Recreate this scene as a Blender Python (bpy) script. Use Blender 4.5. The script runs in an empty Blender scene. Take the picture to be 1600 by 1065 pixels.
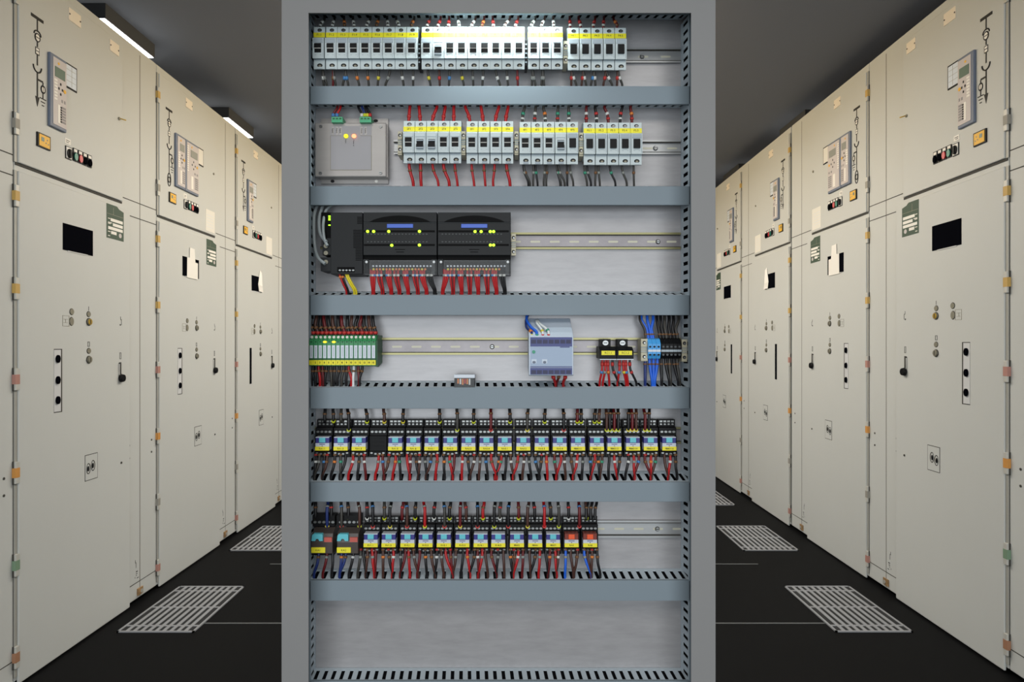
import bpy, bmesh, math, random
from mathutils import Vector
R = random.Random(7)
C = bpy.context.scene.collection
PI = math.pi
F = 1000.0            # focal length in pixels of the 1600 wide frame
EYE = 1.0645
UP = Vector((0, 0, 1))

# ------------------------------------------------------------------ materials
def lin(c):
    c /= 255.0
    return c / 12.92 if c <= 0.04045 else ((c + 0.055) / 1.055) ** 2.4
MATS = {}
def mat(name, rgb, rough=0.5, metal=0.0, emit=0.0, spec=0.5, alpha=1.0, noise=None):
    if name in MATS: return MATS[name]
    m = bpy.data.materials.new(name); m.use_nodes = True
    nt = m.node_tree; b = nt.nodes['Principled BSDF']
    col = (lin(rgb[0]), lin(rgb[1]), lin(rgb[2]), 1)
    b.inputs['Base Color'].default_value = col
    b.inputs['Roughness'].default_value = rough
    b.inputs['Metallic'].default_value = metal
    b.inputs['Specular IOR Level'].default_value = spec
    b.inputs['Alpha'].default_value = alpha
    if emit:
        b.inputs['Emission Color'].default_value = col
        b.inputs['Emission Strength'].default_value = emit
    if noise:
        sx, sy, sz, amt, ramt = noise
        tc = nt.nodes.new('ShaderNodeTexCoord'); mp = nt.nodes.new('ShaderNodeMapping')
        mp.inputs['Scale'].default_value = (sx, sy, sz)
        nz = nt.nodes.new('ShaderNodeTexNoise'); nz.inputs['Scale'].default_value = 1.0
        nz.inputs['Detail'].default_value = 6.0; nz.inputs['Roughness'].default_value = 0.65
        nt.links.new(tc.outputs['Object'], mp.inputs['Vector']); nt.links.new(mp.outputs['Vector'], nz.inputs['Vector'])
        mr = nt.nodes.new('ShaderNodeMapRange')
        mr.inputs['From Min'].default_value = 0.3; mr.inputs['From Max'].default_value = 0.7
        mr.inputs['To Min'].default_value = 1 - amt; mr.inputs['To Max'].default_value = 1 + amt * 0.6
        nt.links.new(nz.outputs['Fac'], mr.inputs['Value'])
        vm = nt.nodes.new('ShaderNodeVectorMath'); vm.operation = 'SCALE'
        vm.inputs[0].default_value = col[:3]
        nt.links.new(mr.outputs['Result'], vm.inputs['Scale'])
        nt.links.new(vm.outputs['Vector'], b.inputs['Base Color'])
        if ramt:
            m2 = nt.nodes.new('ShaderNodeMapRange')
            m2.inputs['From Min'].default_value = 0.3; m2.inputs['From Max'].default_value = 0.7
            m2.inputs['To Min'].default_value = rough - ramt; m2.inputs['To Max'].default_value = rough + ramt
            nt.links.new(nz.outputs['Fac'], m2.inputs['Value']); nt.links.new(m2.outputs['Result'], b.inputs['Roughness'])
    MATS[name] = m
    return m

M_BEIGE = mat('beige_paint', (198, 199, 195), 0.5, spec=0.3, noise=(1.3, 1.3, 0.8, 0.025, 0))
M_SEAM = mat('dark_seam', (92, 86, 74), 0.8)
M_EDGE = mat('door_gasket', (62, 60, 54), 0.8)
M_STEEL = mat('hinge_steel', (166, 164, 156), 0.5, 0.1)
M_HINGE = mat('hinge_zinc', (196, 194, 186), 0.5, 0.15)
M_BLACK = mat('black_plastic', (12, 12, 14), 0.5, spec=.2)
M_INK = mat('black_ink', (26, 24, 22), 0.7)
M_NAVY = mat('navy_glass', (4, 5, 11), 0.85, spec=0.02)
M_WHITE = mat('white_card', (236, 232, 224), 0.6)
M_CREAM = mat('cream_plate', (238, 226, 208), 0.6)
M_RELAYBLUE = mat('relay_blue', (104, 114, 132), 0.5)
M_RELAYFACE = mat('relay_face', (196, 188, 186), 0.5)
M_LCD = mat('lcd_green', (84, 108, 92), 0.4)
M_LCDG = mat('lcd_grey', (140, 142, 134), 0.4)
M_KEY = mat('keypad_grey', (150, 146, 146), 0.6)
M_YEL = mat('meter_yellow', (232, 176, 30), 0.5)
M_GREENB = mat('button_green', (30, 120, 100), 0.4)
M_REDB = mat('button_red', (196, 50, 56), 0.4)
M_GLABEL = mat('green_label', (52, 74, 56), 0.6)
M_SLOT = mat('slot_liner', (206, 206, 206), 0.5)
M_BRASS = mat('brass', (196, 160, 60), 0.4, 0.5)
M_LOCKG = mat('lock_grey', (136, 132, 116), 0.5, 0.3)
M_LUG = mat('copper_lug', (170, 136, 96), 0.5, 0.2, noise=(60, 60, 60, 0.5, 0))
M_PAPER = mat('paper', (226, 222, 212), 0.7)
BANDS = {k: mat('band_' + k, v, 0.6) for k, v in dict(gold=(196, 160, 88), grey=(150, 146, 136), red=(176, 128, 116),
         orange=(204, 144, 72), green=(120, 146, 120), brown=(164, 120, 92)).items()}
M_FRAME = mat('grey_frame_paint', (138, 138, 138), 0.55, spec=0.3, noise=(2, 2, 1.5, 0.03, 0))
M_COVER = mat('duct_grey', (128, 141, 150), 0.5, spec=0.3)
M_DUCTLIT = mat('duct_wall_grey', (186, 198, 206), 0.5, spec=0.4)  # paler than the covers: overhead light put into the wall colour
M_FILL = mat('dark_wire_fill', (14, 14, 18), 0.8, spec=.1)  # wires and shade inside the ducts as one dark colour
M_PLATE = mat('galvanised_plate', (166, 165, 167), 0.34, 0.2, spec=.3, noise=(16, 16, 80, 0.10, 0.015))
M_ZINC = mat('zinc_rail', (166, 168, 169), 0.34, 0.5)
M_GOLDZ = mat('passivated_rail', (140, 136, 98), 0.35, 0.7)
M_GOLDB = mat('passivated_rail_web', (134, 130, 132), 0.4, 0.6, noise=(9, 9, 9, 0.2, 0))
M_HOLE = mat('dark_hole', (20, 20, 22), 0.8)
M_RAILSLOT = mat('rail_slot', (190, 188, 170), 0.5, 0.2)
M_SCREW = mat('screw_metal', (150, 152, 152), 0.35, 0.85)
M_BRK = mat('breaker_white', (196, 208, 210), 0.45)
M_BRKG = mat('breaker_grey', (160, 172, 180), 0.5)
M_LABY = mat('label_yellow', (238, 226, 40), 0.5)
M_CLAMP = mat('clamp_beige', (186, 180, 156), 0.5)
M_ALU = mat('brushed_aluminium', (162, 158, 155), 0.42, 0.35, noise=(3, 3, 60, 0.05, 0))
M_ALUL = mat('grey_label_sheet', (156, 154, 157), 0.5)
M_TERMG = mat('terminal_green', (70, 168, 122), 0.45)
M_PLC = mat('plc_black', (34, 36, 38), 0.5, spec=.2)
M_PLCD = mat('plc_dark', (5, 5, 6), 0.6, spec=.1)
M_PLCG = mat('plc_band', (70, 74, 76), 0.5)
M_BLUE = mat('badge_blue', (66, 104, 206), 0.4)
M_PSU = mat('psu_white', (196, 208, 222), 0.45)
M_PSUF = mat('psu_face', (158, 176, 200), 0.5)
M_PSUB = mat('psu_blue', (56, 66, 128), 0.45)
M_PSUD = mat('psu_pocket', (34, 36, 78), 0.5)
M_GRN = mat('terminal_block_green', (52, 138, 84), 0.45)
M_GRND = mat('terminal_block_dark', (24, 84, 48), 0.5)
M_TAG = mat('tag_white', (212, 220, 230), 0.5)
M_BLUET = mat('terminal_blue', (70, 158, 224), 0.45)
M_RLB = mat('relay_indigo', (46, 46, 128), 0.45)
M_CYAN = mat('button_cyan', (96, 192, 206), 0.45)
M_ORAN = mat('button_orange', (232, 84, 30), 0.45)
M_RLO = mat('relay_maroon', (120, 40, 20), 0.45)
M_RLW = mat('relay_grey', (196, 202, 212), 0.45)
M_DOT = mat('terminal_screw_metal', (138, 140, 139), 0.35, 0.6)
M_SMOKE = mat('timer_smoke', (70, 62, 58), 0.3)
M_TSTRIP = mat('timer_red', (190, 88, 76), 0.5)
M_CLEAR = mat('clear_cover', (150, 154, 156), 0.15, alpha=0.09)
M_FLOOR = mat('black_floor', (13, 13, 14), 0.6, spec=0.08, noise=(0.8, 0.8, 0.8, 0.18, 0))
M_CEIL = mat('dark_ceiling', (124, 126, 133), 0.85, spec=0.1)
M_WALLP = mat('dark_wall', (70, 70, 72), 0.85)
M_LINE = mat('floor_seam', (96, 98, 98), 0.6)
M_GRATE = mat('grate_grey', (150, 151, 154), 0.5)
M_PIT = mat('grate_pit', (30, 30, 31), 0.8)
M_LAMPB = mat('lamp_housing', (44, 45, 47), 0.6)
M_LED_G = mat('led_green', (176, 255, 30), 0.4, emit=2.2)
M_LED_Y = mat('led_yellow', (236, 226, 20), 0.4, emit=1.1)
M_LED_R = mat('led_red', (255, 120, 84), 0.4, emit=3.0)
M_LED_A = mat('led_amber', (250, 216, 30), 0.4, emit=1.0)
M_TUBES = mat('strip_diffuser', (255, 255, 255), 0.4, emit=1.2)
M_TUBE = mat('lamp_diffuser', (255, 255, 255), 0.4, emit=4.0)
WC = dict(red=(176, 22, 26), dark=(22, 21, 23), brown=(72, 44, 36), grey=(150, 158, 160), blue=(36, 100, 214), navy=(30, 48, 110),
          yellow=(222, 204, 40), white=(226, 230, 230), charcoal=(58, 56, 52), maroon=(98, 18, 22))
WM = {k: mat('wire_' + k, v, 0.42) for k, v in WC.items()}
MK = {k: mat('marker_' + k, v, 0.5) for k, v in dict(white=(214, 216, 212), orange=(216, 126, 56), blue=(72, 132, 190), yellow=(214, 200, 60),
      red=(188, 52, 48), green=(60, 150, 120), grey=(140, 144, 140), brown=(120, 84, 52), lime=(196, 206, 40)).items()}

# ------------------------------------------------------------------ mesh builder
class MB:
    def __init__(s): s.v = []; s.f = []; s.m = []; s.s = []; s.mats = []
    def mi(s, m):
        if m not in s.mats: s.mats.append(m)
        return s.mats.index(m)
    def face(s, idx, m, smooth=False): s.f.append(idx); s.m.append(s.mi(m)); s.s.append(smooth)
    def hexa(s, p, m):
        b = len(s.v); s.v += [tuple(x) for x in p]
        for q in ((0, 3, 2, 1), (4, 5, 6, 7), (0, 1, 5, 4), (1, 2, 6, 5), (2, 3, 7, 6), (3, 0, 4, 7)):
            s.face([b + i for i in q], m)
        return s
    def box(s, x0, x1, y0, y1, z0, z1, m):
        return s.hexa([(x0, y0, z0), (x1, y0, z0), (x1, y1, z0), (x0, y1, z0), (x0, y0, z1), (x1, y0, z1), (x1, y1, z1), (x0, y1, z1)], m)
    def prism(s, lo, hi, m):                       # two matching loops of points
        b = len(s.v); n = len(lo); s.v += [tuple(x) for x in lo] + [tuple(x) for x in hi]
        s.face([b + i for i in range(n)][::-1], m); s.face([b + n + i for i in range(n)], m)
        for i in range(n):
            j = (i + 1) % n; s.face([b + i, b + j, b + n + j, b + n + i], m)
        return s
    def cyl(s, c, ax, r, h, m, n=14, r2=None, ry=None):   # from c along ax; ry = second radius
        c = Vector(c); a = Vector(ax).normalized()
        e = Vector((0, 0, 1)) if abs(a.z) < 0.9 else Vector((1, 0, 0))
        u = a.cross(e).normalized(); w = u.cross(a).normalized()
        r2 = r if r2 is None else r2; k = 1 if ry is None else ry / r
        b = len(s.v)
        for rr, hh in ((r, 0), (r2, h)):
            for i in range(n):
                t = 2 * PI * i / n
                s.v.append(tuple(c + a * hh + u * (rr * math.cos(t)) + w * (rr * k * math.sin(t))))
        s.face([b + i for i in range(n)][::-1], m); s.face([b + n + i for i in range(n)], m)
        for i in range(n):
            j = (i + 1) % n; s.face([b + i, b + j, b + n + j, b + n + i], m, True)
        return s
    def tube(s, pts, r, m, n=7, closed=False):
        pts = [Vector(p) for p in pts]; rings = []; k = len(pts)
        ref = None
        for i, p in enumerate(pts):
            if closed: d = (pts[(i + 1) % k] - pts[i - 1])
            else: d = (pts[min(i + 1, k - 1)] - pts[max(i - 1, 0)])
            d.normalize()
            if ref is None:
                ref = d.cross(Vector((0, 1, 0)))
                if ref.length < 1e-3: ref = d.cross(Vector((1, 0, 0)))
            ref = (ref - d * ref.dot(d)).normalized(); w = d.cross(ref)
            b = len(s.v)
            for j in range(n):
                t = 2 * PI * j / n; s.v.append(tuple(p + ref * (r * math.cos(t)) + w * (r * math.sin(t))))
            rings.append(b)
        for a in range(k if closed else k - 1):
            A, B = rings[a], rings[(a + 1) % k]
            for j in range(n):
                l = (j + 1) % n; s.face([A + j, A + l, B + l, B + j], m, True)
        if not closed:
            s.face([rings[0] + j for j in range(n)][::-1], m); s.face([rings[-1] + j for j in range(n)], m)
        return s
    def build(s, name, parent=None, loc=None, bevel=0):
        me = bpy.data.meshes.new(name); me.from_pydata(s.v, [], s.f)
        for m in s.mats: me.materials.append(m)
        me.polygons.foreach_set('material_index', s.m); me.polygons.foreach_set('use_smooth', s.s)
        bm = bmesh.new(); bm.from_mesh(me); bmesh.ops.recalc_face_normals(bm, faces=bm.faces); bm.to_mesh(me); bm.free()
        o = bpy.data.objects.new(name, me); C.objects.link(o)
        if parent: o.parent = parent
        if loc is not None: o.location = loc
        if bevel:
            b = o.modifiers.new('edge', 'BEVEL'); b.width = bevel; b.segments = 2; b.limit_method = 'ANGLE'; b.harden_normals = False
        return o

def tag(o, label, cat, group=None):
    o['label'] = label; o['category'] = cat
    if group: o['group'] = group
    return o
def thing(name, label, cat, loc, rz=0, group=None):
    o = bpy.data.objects.new(name, None); C.objects.link(o); o.location = loc; o.rotation_euler = (0, 0, rz)
    o.empty_display_size = 0.05
    return tag(o, label, cat, group)
def struct(o): o['kind'] = 'structure'; return o
def dup(root, loc, label, group=None):
    r = root.copy(); C.objects.link(r); r.location = loc; r['label'] = label
    if group: r['group'] = group
    for ch in list(root.children):
        c = ch.copy(); C.objects.link(c); c.parent = r
        for g in list(ch.children):
            d = g.copy(); C.objects.link(d); d.parent = c
    return r
def child(root, stem):
    return [c for c in root.children if c.name.split('.')[0] == stem]
ONES = 'first second third fourth fifth sixth seventh eighth ninth tenth eleventh twelfth thirteenth fourteenth fifteenth sixteenth seventeenth eighteenth nineteenth'.split()
TENS = {2: 'twenty', 3: 'thirty', 4: 'forty', 5: 'fifty', 6: 'sixty', 7: 'seventy'}
def nth(n):
    if n < 20: return ONES[n - 1]
    t, u = divmod(n, 10)
    return TENS[t][:-1] + 'ieth' if u == 0 else TENS[t] + '-' + ONES[u - 1]
def text(name, body, size, loc, parent, rot=(PI / 2, 0, 0), m=None, align='CENTER'):
    cu = bpy.data.curves.new(name, 'FONT'); cu.body = body; cu.size = size; cu.align_x = align; cu.align_y = 'CENTER'
    cu.materials.append(m or M_INK); cu.resolution_u = 2
    tmp = bpy.data.objects.new('tmp', cu); me = bpy.data.meshes.new_from_object(tmp); bpy.data.objects.remove(tmp); bpy.data.curves.remove(cu)
    o = bpy.data.objects.new(name, me); C.objects.link(o); o.parent = parent; o.location = loc; o.rotation_euler = rot
    return o

# ------------------------------------------------------------------ camera
cam = bpy.data.cameras.new('camera'); co = bpy.data.objects.new('camera', cam); C.objects.link(co)
co.location = (0, 0, EYE); co.rotation_euler = (PI / 2, 0, 0)
cam.sensor_width = 36; cam.lens = F / 1600 * 36
cam.shift_x = 0.0; cam.shift_y = (540 - 532.5) / 1600
cam.clip_start = 0.05
bpy.context.scene.camera = co

# ------------------------------------------------------------------ room shell
def shell(name, x0, x1, y0, y1, z0, z1, m):
    return struct(MB().box(x0, x1, y0, y1, z0, z1, m).build(name))
CEIL = EYE + 1.365
shell('floor', -2.5, 2.6, -2.5, 7.2, -0.1, 0, M_FLOOR)
shell('ceiling', -2.5, 2.6, -2.5, 7.2, CEIL, CEIL + 0.1, M_CEIL)
shell('wall_left', -2.5, -2.4, -2.5, 7.2, 0, CEIL, M_WALLP)
shell('wall_right', 2.5, 2.6, -2.5, 7.2, 0, CEIL, M_WALLP)
shell('wall_far', -2.5, 2.6, 7.1, 7.2, 0, CEIL, M_WALLP)
for i in range(6):
    y = 2.456 + 0.6665 * i
    shell('trim_%d' % (i + 1), -1.18, 1.2, y - 0.004, y + 0.004, 0, 0.0012, M_LINE)

# floor grates
def grate(loc, label):
    t = thing('floor_grate', label, 'floor grate', loc, group='ventilation grates in the floor')
    W, D, h = 0.288, 0.452, 0.0045
    MB().box(0.004, W - 0.004, 0.004, D - 0.004, 0, 0.002, M_PIT).build('pit_tray', t)
    f = MB()
    for a in ((0, W, 0, .008), (0, W, D - .008, D), (0, .008, 0, D), (W - .008, W, 0, D)): f.box(*a, 0, h, M_GRATE)
    f.build('rim', t)
    b = MB(); n = 10; p = (W - 0.016) / n
    for i in range(1, n):
        x = 0.008 + i * p; b.box(x - 0.0066, x + 0.0066, .008, D - .008, 0.002, h - .0005, M_GRATE)
    for k in (0.118, 0.5, 0.882): b.box(0.008, W - .008, D * k - .005, D * k + .005, 0.002, h - 0.001, M_GRATE)
    b.build('grating', t)
gl = ['grey slotted floor grate by the left cabinets, the near one', 'grey slotted floor grate by the left cabinets, the farther one half hidden by the enclosure']
for i, y in enumerate((2.376, 3.322)): grate((-1.469, y, 0), gl[i])
gr = ['grey slotted floor grate by the right cabinets, the nearest of three', 'grey slotted floor grate by the right cabinets, middle of three', 'grey slotted floor grate by the right cabinets, farthest and cut by the enclosure']
for i, y in enumerate((2.378, 3.324, 4.27)): grate((1.203, y, 0), gr[i])

# ceiling lights above the cabinet rows
def clight(x0, x1, y, label, e=True):
    t = thing('ceiling_light', label, 'ceiling light', (0.5 * (x0 + x1), y + 0.176, CEIL), group='strip lights above the cabinet rows')
    w = (x1 - x0) / 2
    MB().box(-w, w, -.176, .176, -.060, 0, M_LAMPB).build('housing', t)
    MB().box(-w + .004, w - .004, -.173, .173, -.0625, -.060, M_TUBE).build('diffuser', t)
clight(-1.92, -1.62, 2.55, 'dark box ceiling light with glowing underside at top left of the picture')
clight(-1.92, -1.62, 3.662, 'dark box ceiling light with glowing underside, second along the left cabinet row')
clight(1.695, 1.995, 3.70, 'dark ceiling light just showing above the middle of the right cabinet row')
clight(1.70, 2.0, 4.80, 'dark ceiling light at the far end of the right row, beside the enclosure')

# ------------------------------------------------------------------ switchgear cabinets
def cabinet(side, x, y, label, relays=1, plates=1, wide=0.8105, paper=False, cover=None, green=True, slot='open', lcd=None, full=True, yaw=0.0, scale=1.0, mimic=1, bands=None):
    sx = 1 if side == 'left' else -1
    t = thing('switchgear_cabinet', label, 'switchgear cabinet', (x, y, 0), yaw, 'switchgear cabinets along the aisle')
    t.scale = (scale,) * 3
    H = 2.2985
    def nm(n): return n - .0195 if n >= .0195 else (n / .0195 * .008 - .008 if n >= 0 else n - .008)
    def bx(mb, u0, u1, v0, v1, n0, n1, m):        # u along the row, v up, n out of the front
        a, b = sorted((nm(n0) * sx, nm(n1) * sx)); return mb.box(a, b, u0, u1, v0, v1, m)
    def disc(mb, u, v, r, n0, n1, m, rv=None, k=14):
        return mb.cyl((nm(n0) * sx, u, v), (sx, 0, 0), r, nm(n1) - nm(n0), m, k, ry=rv)
    b = MB(); bx(b, 0.001, wide - .001, 0.016, H, -0.52, 0, M_BEIGE); o = b.build('body', t, bevel=.003)
    b = MB()
    bx(b, .682, .685, .02, H - .02, 0, .0012, M_SEAM)
    bx(b, .56, wide, 1.656, 1.6595, 0, .0014, M_EDGE); bx(b, .605, wide, 1.592, 1.5955, 0, .0014, M_EDGE)
    bx(b, .60, wide, .0815, .0845, 0, .0014, M_EDGE)
    b.build('seam', t)
    d = MB(); bx(d, .010, .553, 1.638, 2.262, .001, .02, M_BEIGE); ud = d.build('upper_door', t, bevel=.003)
    d = MB(); bx(d, .010, .600, .006, 1.612, .001, .02, M_BEIGE); ld = d.build('lower_door', t, bevel=.003)
    d = MB(); bx(d, .004, .556, 1.630, 1.6375, 0, .006, M_EDGE); d.build('door_gasket', t)  # dark strip stands in for the shadow gap below the upper door
    # hinge rail and hinges
    d = MB()
    for v0, v1 in ((.03, 1.612), (1.638, 2.262)):
        bx(d, -.002, .0085, v0, v1, 0, .010, M_STEEL); bx(d, -.0036, -.002, v0, v1, 0, .002, M_EDGE); bx(d, .0085, .0098, v0, v1, 0, .004, M_EDGE)
    d.build('hinge_rail', t)
    bands = bands or 'gold grey gold gold red orange grey red'.split()
    for v, k in zip((2.164, 1.757, 1.532, 1.243, .96, .669, .381, .094), bands):
        d = MB(); bx(d, -.005, .0095, v - .034, v + .034, 0, .0225, M_HINGE); bx(d, -.007, -.005, v - .037, v + .036, 0, .012, M_EDGE); hg = d.build('hinge', t, bevel=.0015)
        d = MB(); bx(d, -.0075, .0105, v - .015, v + .015, 0, .0232, BANDS[k]); d.build('hinge_band', hg)
    for u, v in ((.54, .602), (.608, .659), (.608, .607), (.771, .659), (.771, .607)):
        d = MB(); disc(d, u, v, .0045, .0, .0225 if u < .6 else .003, M_EDGE, k=8); d.build('bolt', t)
    d = MB()
    bx(d, .662, .700, .028, .056, 0, .012, M_LUG); disc(d, .688, .04, .008, .012, .018, M_STEEL); d.build('earth_lug', t)
    d = MB()
    for u, v, du, dv in ((.650, .165, .002, .014), (.655, .145, .002, .024), (.656, .127, .012, .004), (.656, .119, .009, .003), (.656, .112, .005, .003), (.648, .104, .002, .006), (.662, .100, .012, .003)):
        bx(d, u, u + du, v, v + dv, 0, .0012, M_INK)
    d.build('earth_marking', t)
    if not full: return t
    # mimic diagram on the upper door
    n0, n1 = .0195, .0212
    d = MB(); u = .088
    def ring(uc, vc, ru, rv, w=.0022, m=M_INK, a0=0, a1=360, k=20):
        pts = [(nm(n1 - .0006) * sx, uc + ru * math.cos(math.radians(a0 + (a1 - a0) * i / k)), vc + rv * math.sin(math.radians(a0 + (a1 - a0) * i / k))) for i in range(k + (0 if a1 - a0 == 360 else 1))]
        d.tube(pts, w, m, 5, closed=(a1 - a0 == 360))
    bx(d, .060, .115, 2.124, 2.134, n0, n1, M_INK)
    bx(d, u - .0022, u + .0022, 2.085, 2.126, n0, n1, M_INK)
    disc(d, u, 2.066, .0105, n0, n1 + .0004, M_WHITE); ring(u, 2.066, .0105, .0125); ring(u, 2.074, .015, .014, a0=0, a1=180)
    bx(d, u - .0022, u + .0022, 2.036, 2.054, n0, n1, M_INK)
    bx(d, u - .009, u + .009, 2.010, 2.034, n0, n1 - .0004, M_INK); bx(d, u - .0062, u + .0062, 2.013, 2.031, n0, n1, M_WHITE)
    bx(d, u - .0022, u + .0022, 1.976, 2.012, n0, n1, M_INK); bx(d, u - .006, u + .006, 2.0207, 2.0233, n0, n1 + .0003, M_INK); bx(d, u - .009, u + .009, 2.0647, 2.0673, n0, n1 + .0008, M_INK)
    ring(u, 1.973, .018, .02, .0026, a0=180, a1=360)
    bx(d, u - .0025, u + .0025, 1.872, 1.953, n0, n1, M_INK)
    bx(d, u, u + .025, 1.928, 1.934, n0, n1, M_INK); bx(d, u + .023, u + .027, 1.876, 1.93, n0, n1, M_INK)
    disc(d, u + .025, 1.907, .0085, n0, n1 + .0003, M_WHITE); ring(u + .025, 1.907, .0085, .012); bx(d, u + .024, u + .026, 1.895, 1.919, n0, n1 + .0007, M_INK)
    for k, w in ((0, .014), (1, .009), (2, .005)): bx(d, u + .025 - w, u + .025 + w, 1.8745 - k * .011, 1.8775 - k * .011, n0, n1, M_INK)
    if mimic == 1:
        lo = [(nm(n0) * sx, u - .009, 1.874), (nm(n0) * sx, u + .009, 1.874), (nm(n0) * sx, u, 1.842)]
        d.prism(lo, [(nm(n1) * sx, p[1], p[2]) for p in lo], M_INK)
    else:
        bx(d, u - .002, u + .002, 1.84, 1.874, n0, n1, M_INK); ring(u, 1.815, .013, .029); ring(u, 1.815, .009, .012)
    d.build('mimic_diagram', ud)
    # cream blanking plates
    pl = [(.235, .298), (.466, .523)][:plates]
    for a, c in pl:
        d = MB(); bx(d, a, c, 2.201, 2.244, .0195, .0225, M_CREAM); disc(d, a + .004, 2.222, .003, .0225, .0235, M_EDGE, k=8); disc(d, c - .004, 2.222, .003, .0225, .0235, M_EDGE, k=8)
        d.build('blank_plate', ud)
    # protection relays
    spans = [(.1345, .214)] if relays == 1 else [(.1327, .216), (.218, .3475)]
    for i, (a, c) in enumerate(spans):
        w = c - a
        d = MB(); bx(d, a, c, 1.797, 2.043, .0195, .0295, M_RELAYBLUE); rl = d.build('protection_relay', ud, bevel=.003)
        d = MB(); fa, fc = a + .012, c - .004; bx(d, fa, fc, 1.808, 2.033, .0295, .0310, M_RELAYFACE)
        d.build('face_plate', rl)
        fw = fc - fa; X = lambda k: fa + fw * k
        d = MB(); bx(d, X(.12 if relays == 1 else .3), X(.88), 1.970, 2.004, .0310, .0321, lcd or (M_LCD if relays == 1 else M_LCDG)); d.build('screen', rl)
        d = MB()
        if relays == 1 or i == 0:
            for k in range(7): bx(d, X(.08), X(.30), 1.955 - k * .0105, 1.962 - k * .0105, .0310, .0316, M_WHITE)
        else:
            for k in range(12): bx(d, X(.02), X(.14), 2.012 - k * .0105, 2.018 - k * .0105, .0310, .0316, M_WHITE)
        bx(d, X(.34), X(.52), 1.818, 1.880, .0310, .0316, M_WHITE)
        if relays == 1:
            for k in range(7): bx(d, X(.53), X(.64), 1.823 + k * .008, 1.8285 + k * .008, .0310, .0317, M_BLACK)
        d.build('label_strip', rl)
        d = MB()
        for kx in (.70, .80, .90):
            for k in range(6): bx(d, X(kx) - fw * .042, X(kx) + fw * .042, 1.823 + k * .0098, 1.830 + k * .0098, .0310, .0318, M_KEY)
        bx(d, X(.62), X(.72), 1.892, 1.902, .0310, .0318, M_KEY); bx(d, X(.82), X(.92), 1.892, 1.902, .0310, .0318, M_KEY)
        for kx, kv in ((.55, 1.952), (.55, 1.918), (.42, 1.935), (.68, 1.935)): bx(d, X(kx) - .003, X(kx) + .003, kv - .004, kv + .004, .0310, .0318, M_INK)
        d.build('keypad', rl)
        d = MB(); disc(d, X(.86), 1.934, .0065, .0310, .0321, M_YEL); disc(d, X(.4), 2.018, .0045, .0310, .0318, M_YEL); d.build('yellow_button', rl)
    pu = spans[-1][1]
    d = MB(); bx(d, pu + .002, pu + .063, 1.960, 2.046, .0195, .0225, M_BLACK); hp = d.build('drawing_pocket', ud)
    d = MB(); bx(d, pu + .004, pu + .059, 1.9655, 2.041, .0225, .0230, M_TAG if relays == 1 else M_PAPER)
    if relays == 1:
        for k in (1, 2, 3): bx(d, pu + .008, pu + .056, 1.9655 + k * .0195, 1.9664 + k * .0195, .0230, .0233, M_LOCKG)
        bx(d, pu + .034, pu + .035, 1.968, 2.039, .0230, .0233, M_LOCKG)
    d.build('drawing_sheet', hp)
    # yellow meter, name plate, selector and push buttons
    d = MB(); bx(d, .084, .143, 1.714, 1.760, .0195, .0245, M_BLACK); ym = d.build('yellow_meter', ud)
    d = MB(); bx(d, .090, .138, 1.718, 1.756, .0245, .0258, M_YEL); d.build('meter_face', ym)
    d = MB(); bx(d, .099, .111, 1.735, 1.748, .0258, .0266, M_LCD)
    for a, v in ((.126, 1.744), (.120, 1.733), (.131, 1.731)): disc(d, a, v, .0025, .0258, .0264, M_LOCKG, k=8)
    d.build('meter_screen', ym)
    d = MB(); bx(d, .217, .246, 1.765, 1.784, .0195, .0212, M_WHITE); bx(d, .222, .241, 1.776, 1.778, .0212, .0216, M_INK); bx(d, .222, .236, 1.770, 1.772, .0212, .0216, M_INK); d.build('name_plate', ud)
    d = MB(); bx(d, .219, .249, 1.713, 1.757, .0195, .0225, M_BLACK); bx(d, .221, .247, 1.716, 1.754, .0225, .0240, M_WHITE); ss = d.build('selector_switch', ud)
    d = MB(); disc(d, .234, 1.733, .011, .024, .028, M_BLACK, rv=.016); bx(d, .230, .238, 1.720, 1.747, .028, .031, M_BLACK); d.build('switch_knob', ss)
    for uu, m in ((.2675, M_GREENB), (.2935, M_REDB), (.319, M_NAVY), (.345, M_NAVY)):
        d = MB(); bx(d, uu - .011, uu + .011, 1.716, 1.761, .0195, .0235, M_BLACK); bx(d, uu - .008, uu + .008, 1.748, 1.758, .0235, .0242, M_WHITE); pb = d.build('push_button', ud)
        d = MB(); disc(d, uu, 1.732, .0088, .0235, .0275, m, rv=.0135); d.build('button_cap', pb)
    d = MB(); disc(d, .525, 1.958, .006, .0195, .024, M_LOCKG)
    if plates == 2: d.cyl((nm(.026) * sx, .525, 1.958), (sx, .55, -.2), .0022, .02, M_BRASS, 8)
    d.build('door_lock', ud)
    if paper:
        d = MB(); bx(d, .440, .538, 1.650, 1.760, .0195, .0207, M_PAPER)
        for k in range(5): bx(d, .452, .520, 1.672 + k * .015, 1.6735 + k * .015, .0207, .0210, M_TAG)
        d.build('paper_notice', ud)
    # lower door
    d = MB(); bx(d, .207, .366, 1.395, 1.4875, .0195, .0212, M_NAVY); win = d.build('inspection_window', ld)
    d = MB(); bx(d, .23, .335, 1.3925, 1.3955, .0195, .0225, M_SLOT); d.build('window_sill', win)
    def sheet(pts, m, name, n=.0225, th=.0012):
        d = MB(); d.prism([(nm(n) * sx, a, v) for a, v in pts], [(nm(n + th) * sx, a, v) for a, v in pts], m); return d.build(name, win)
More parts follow.
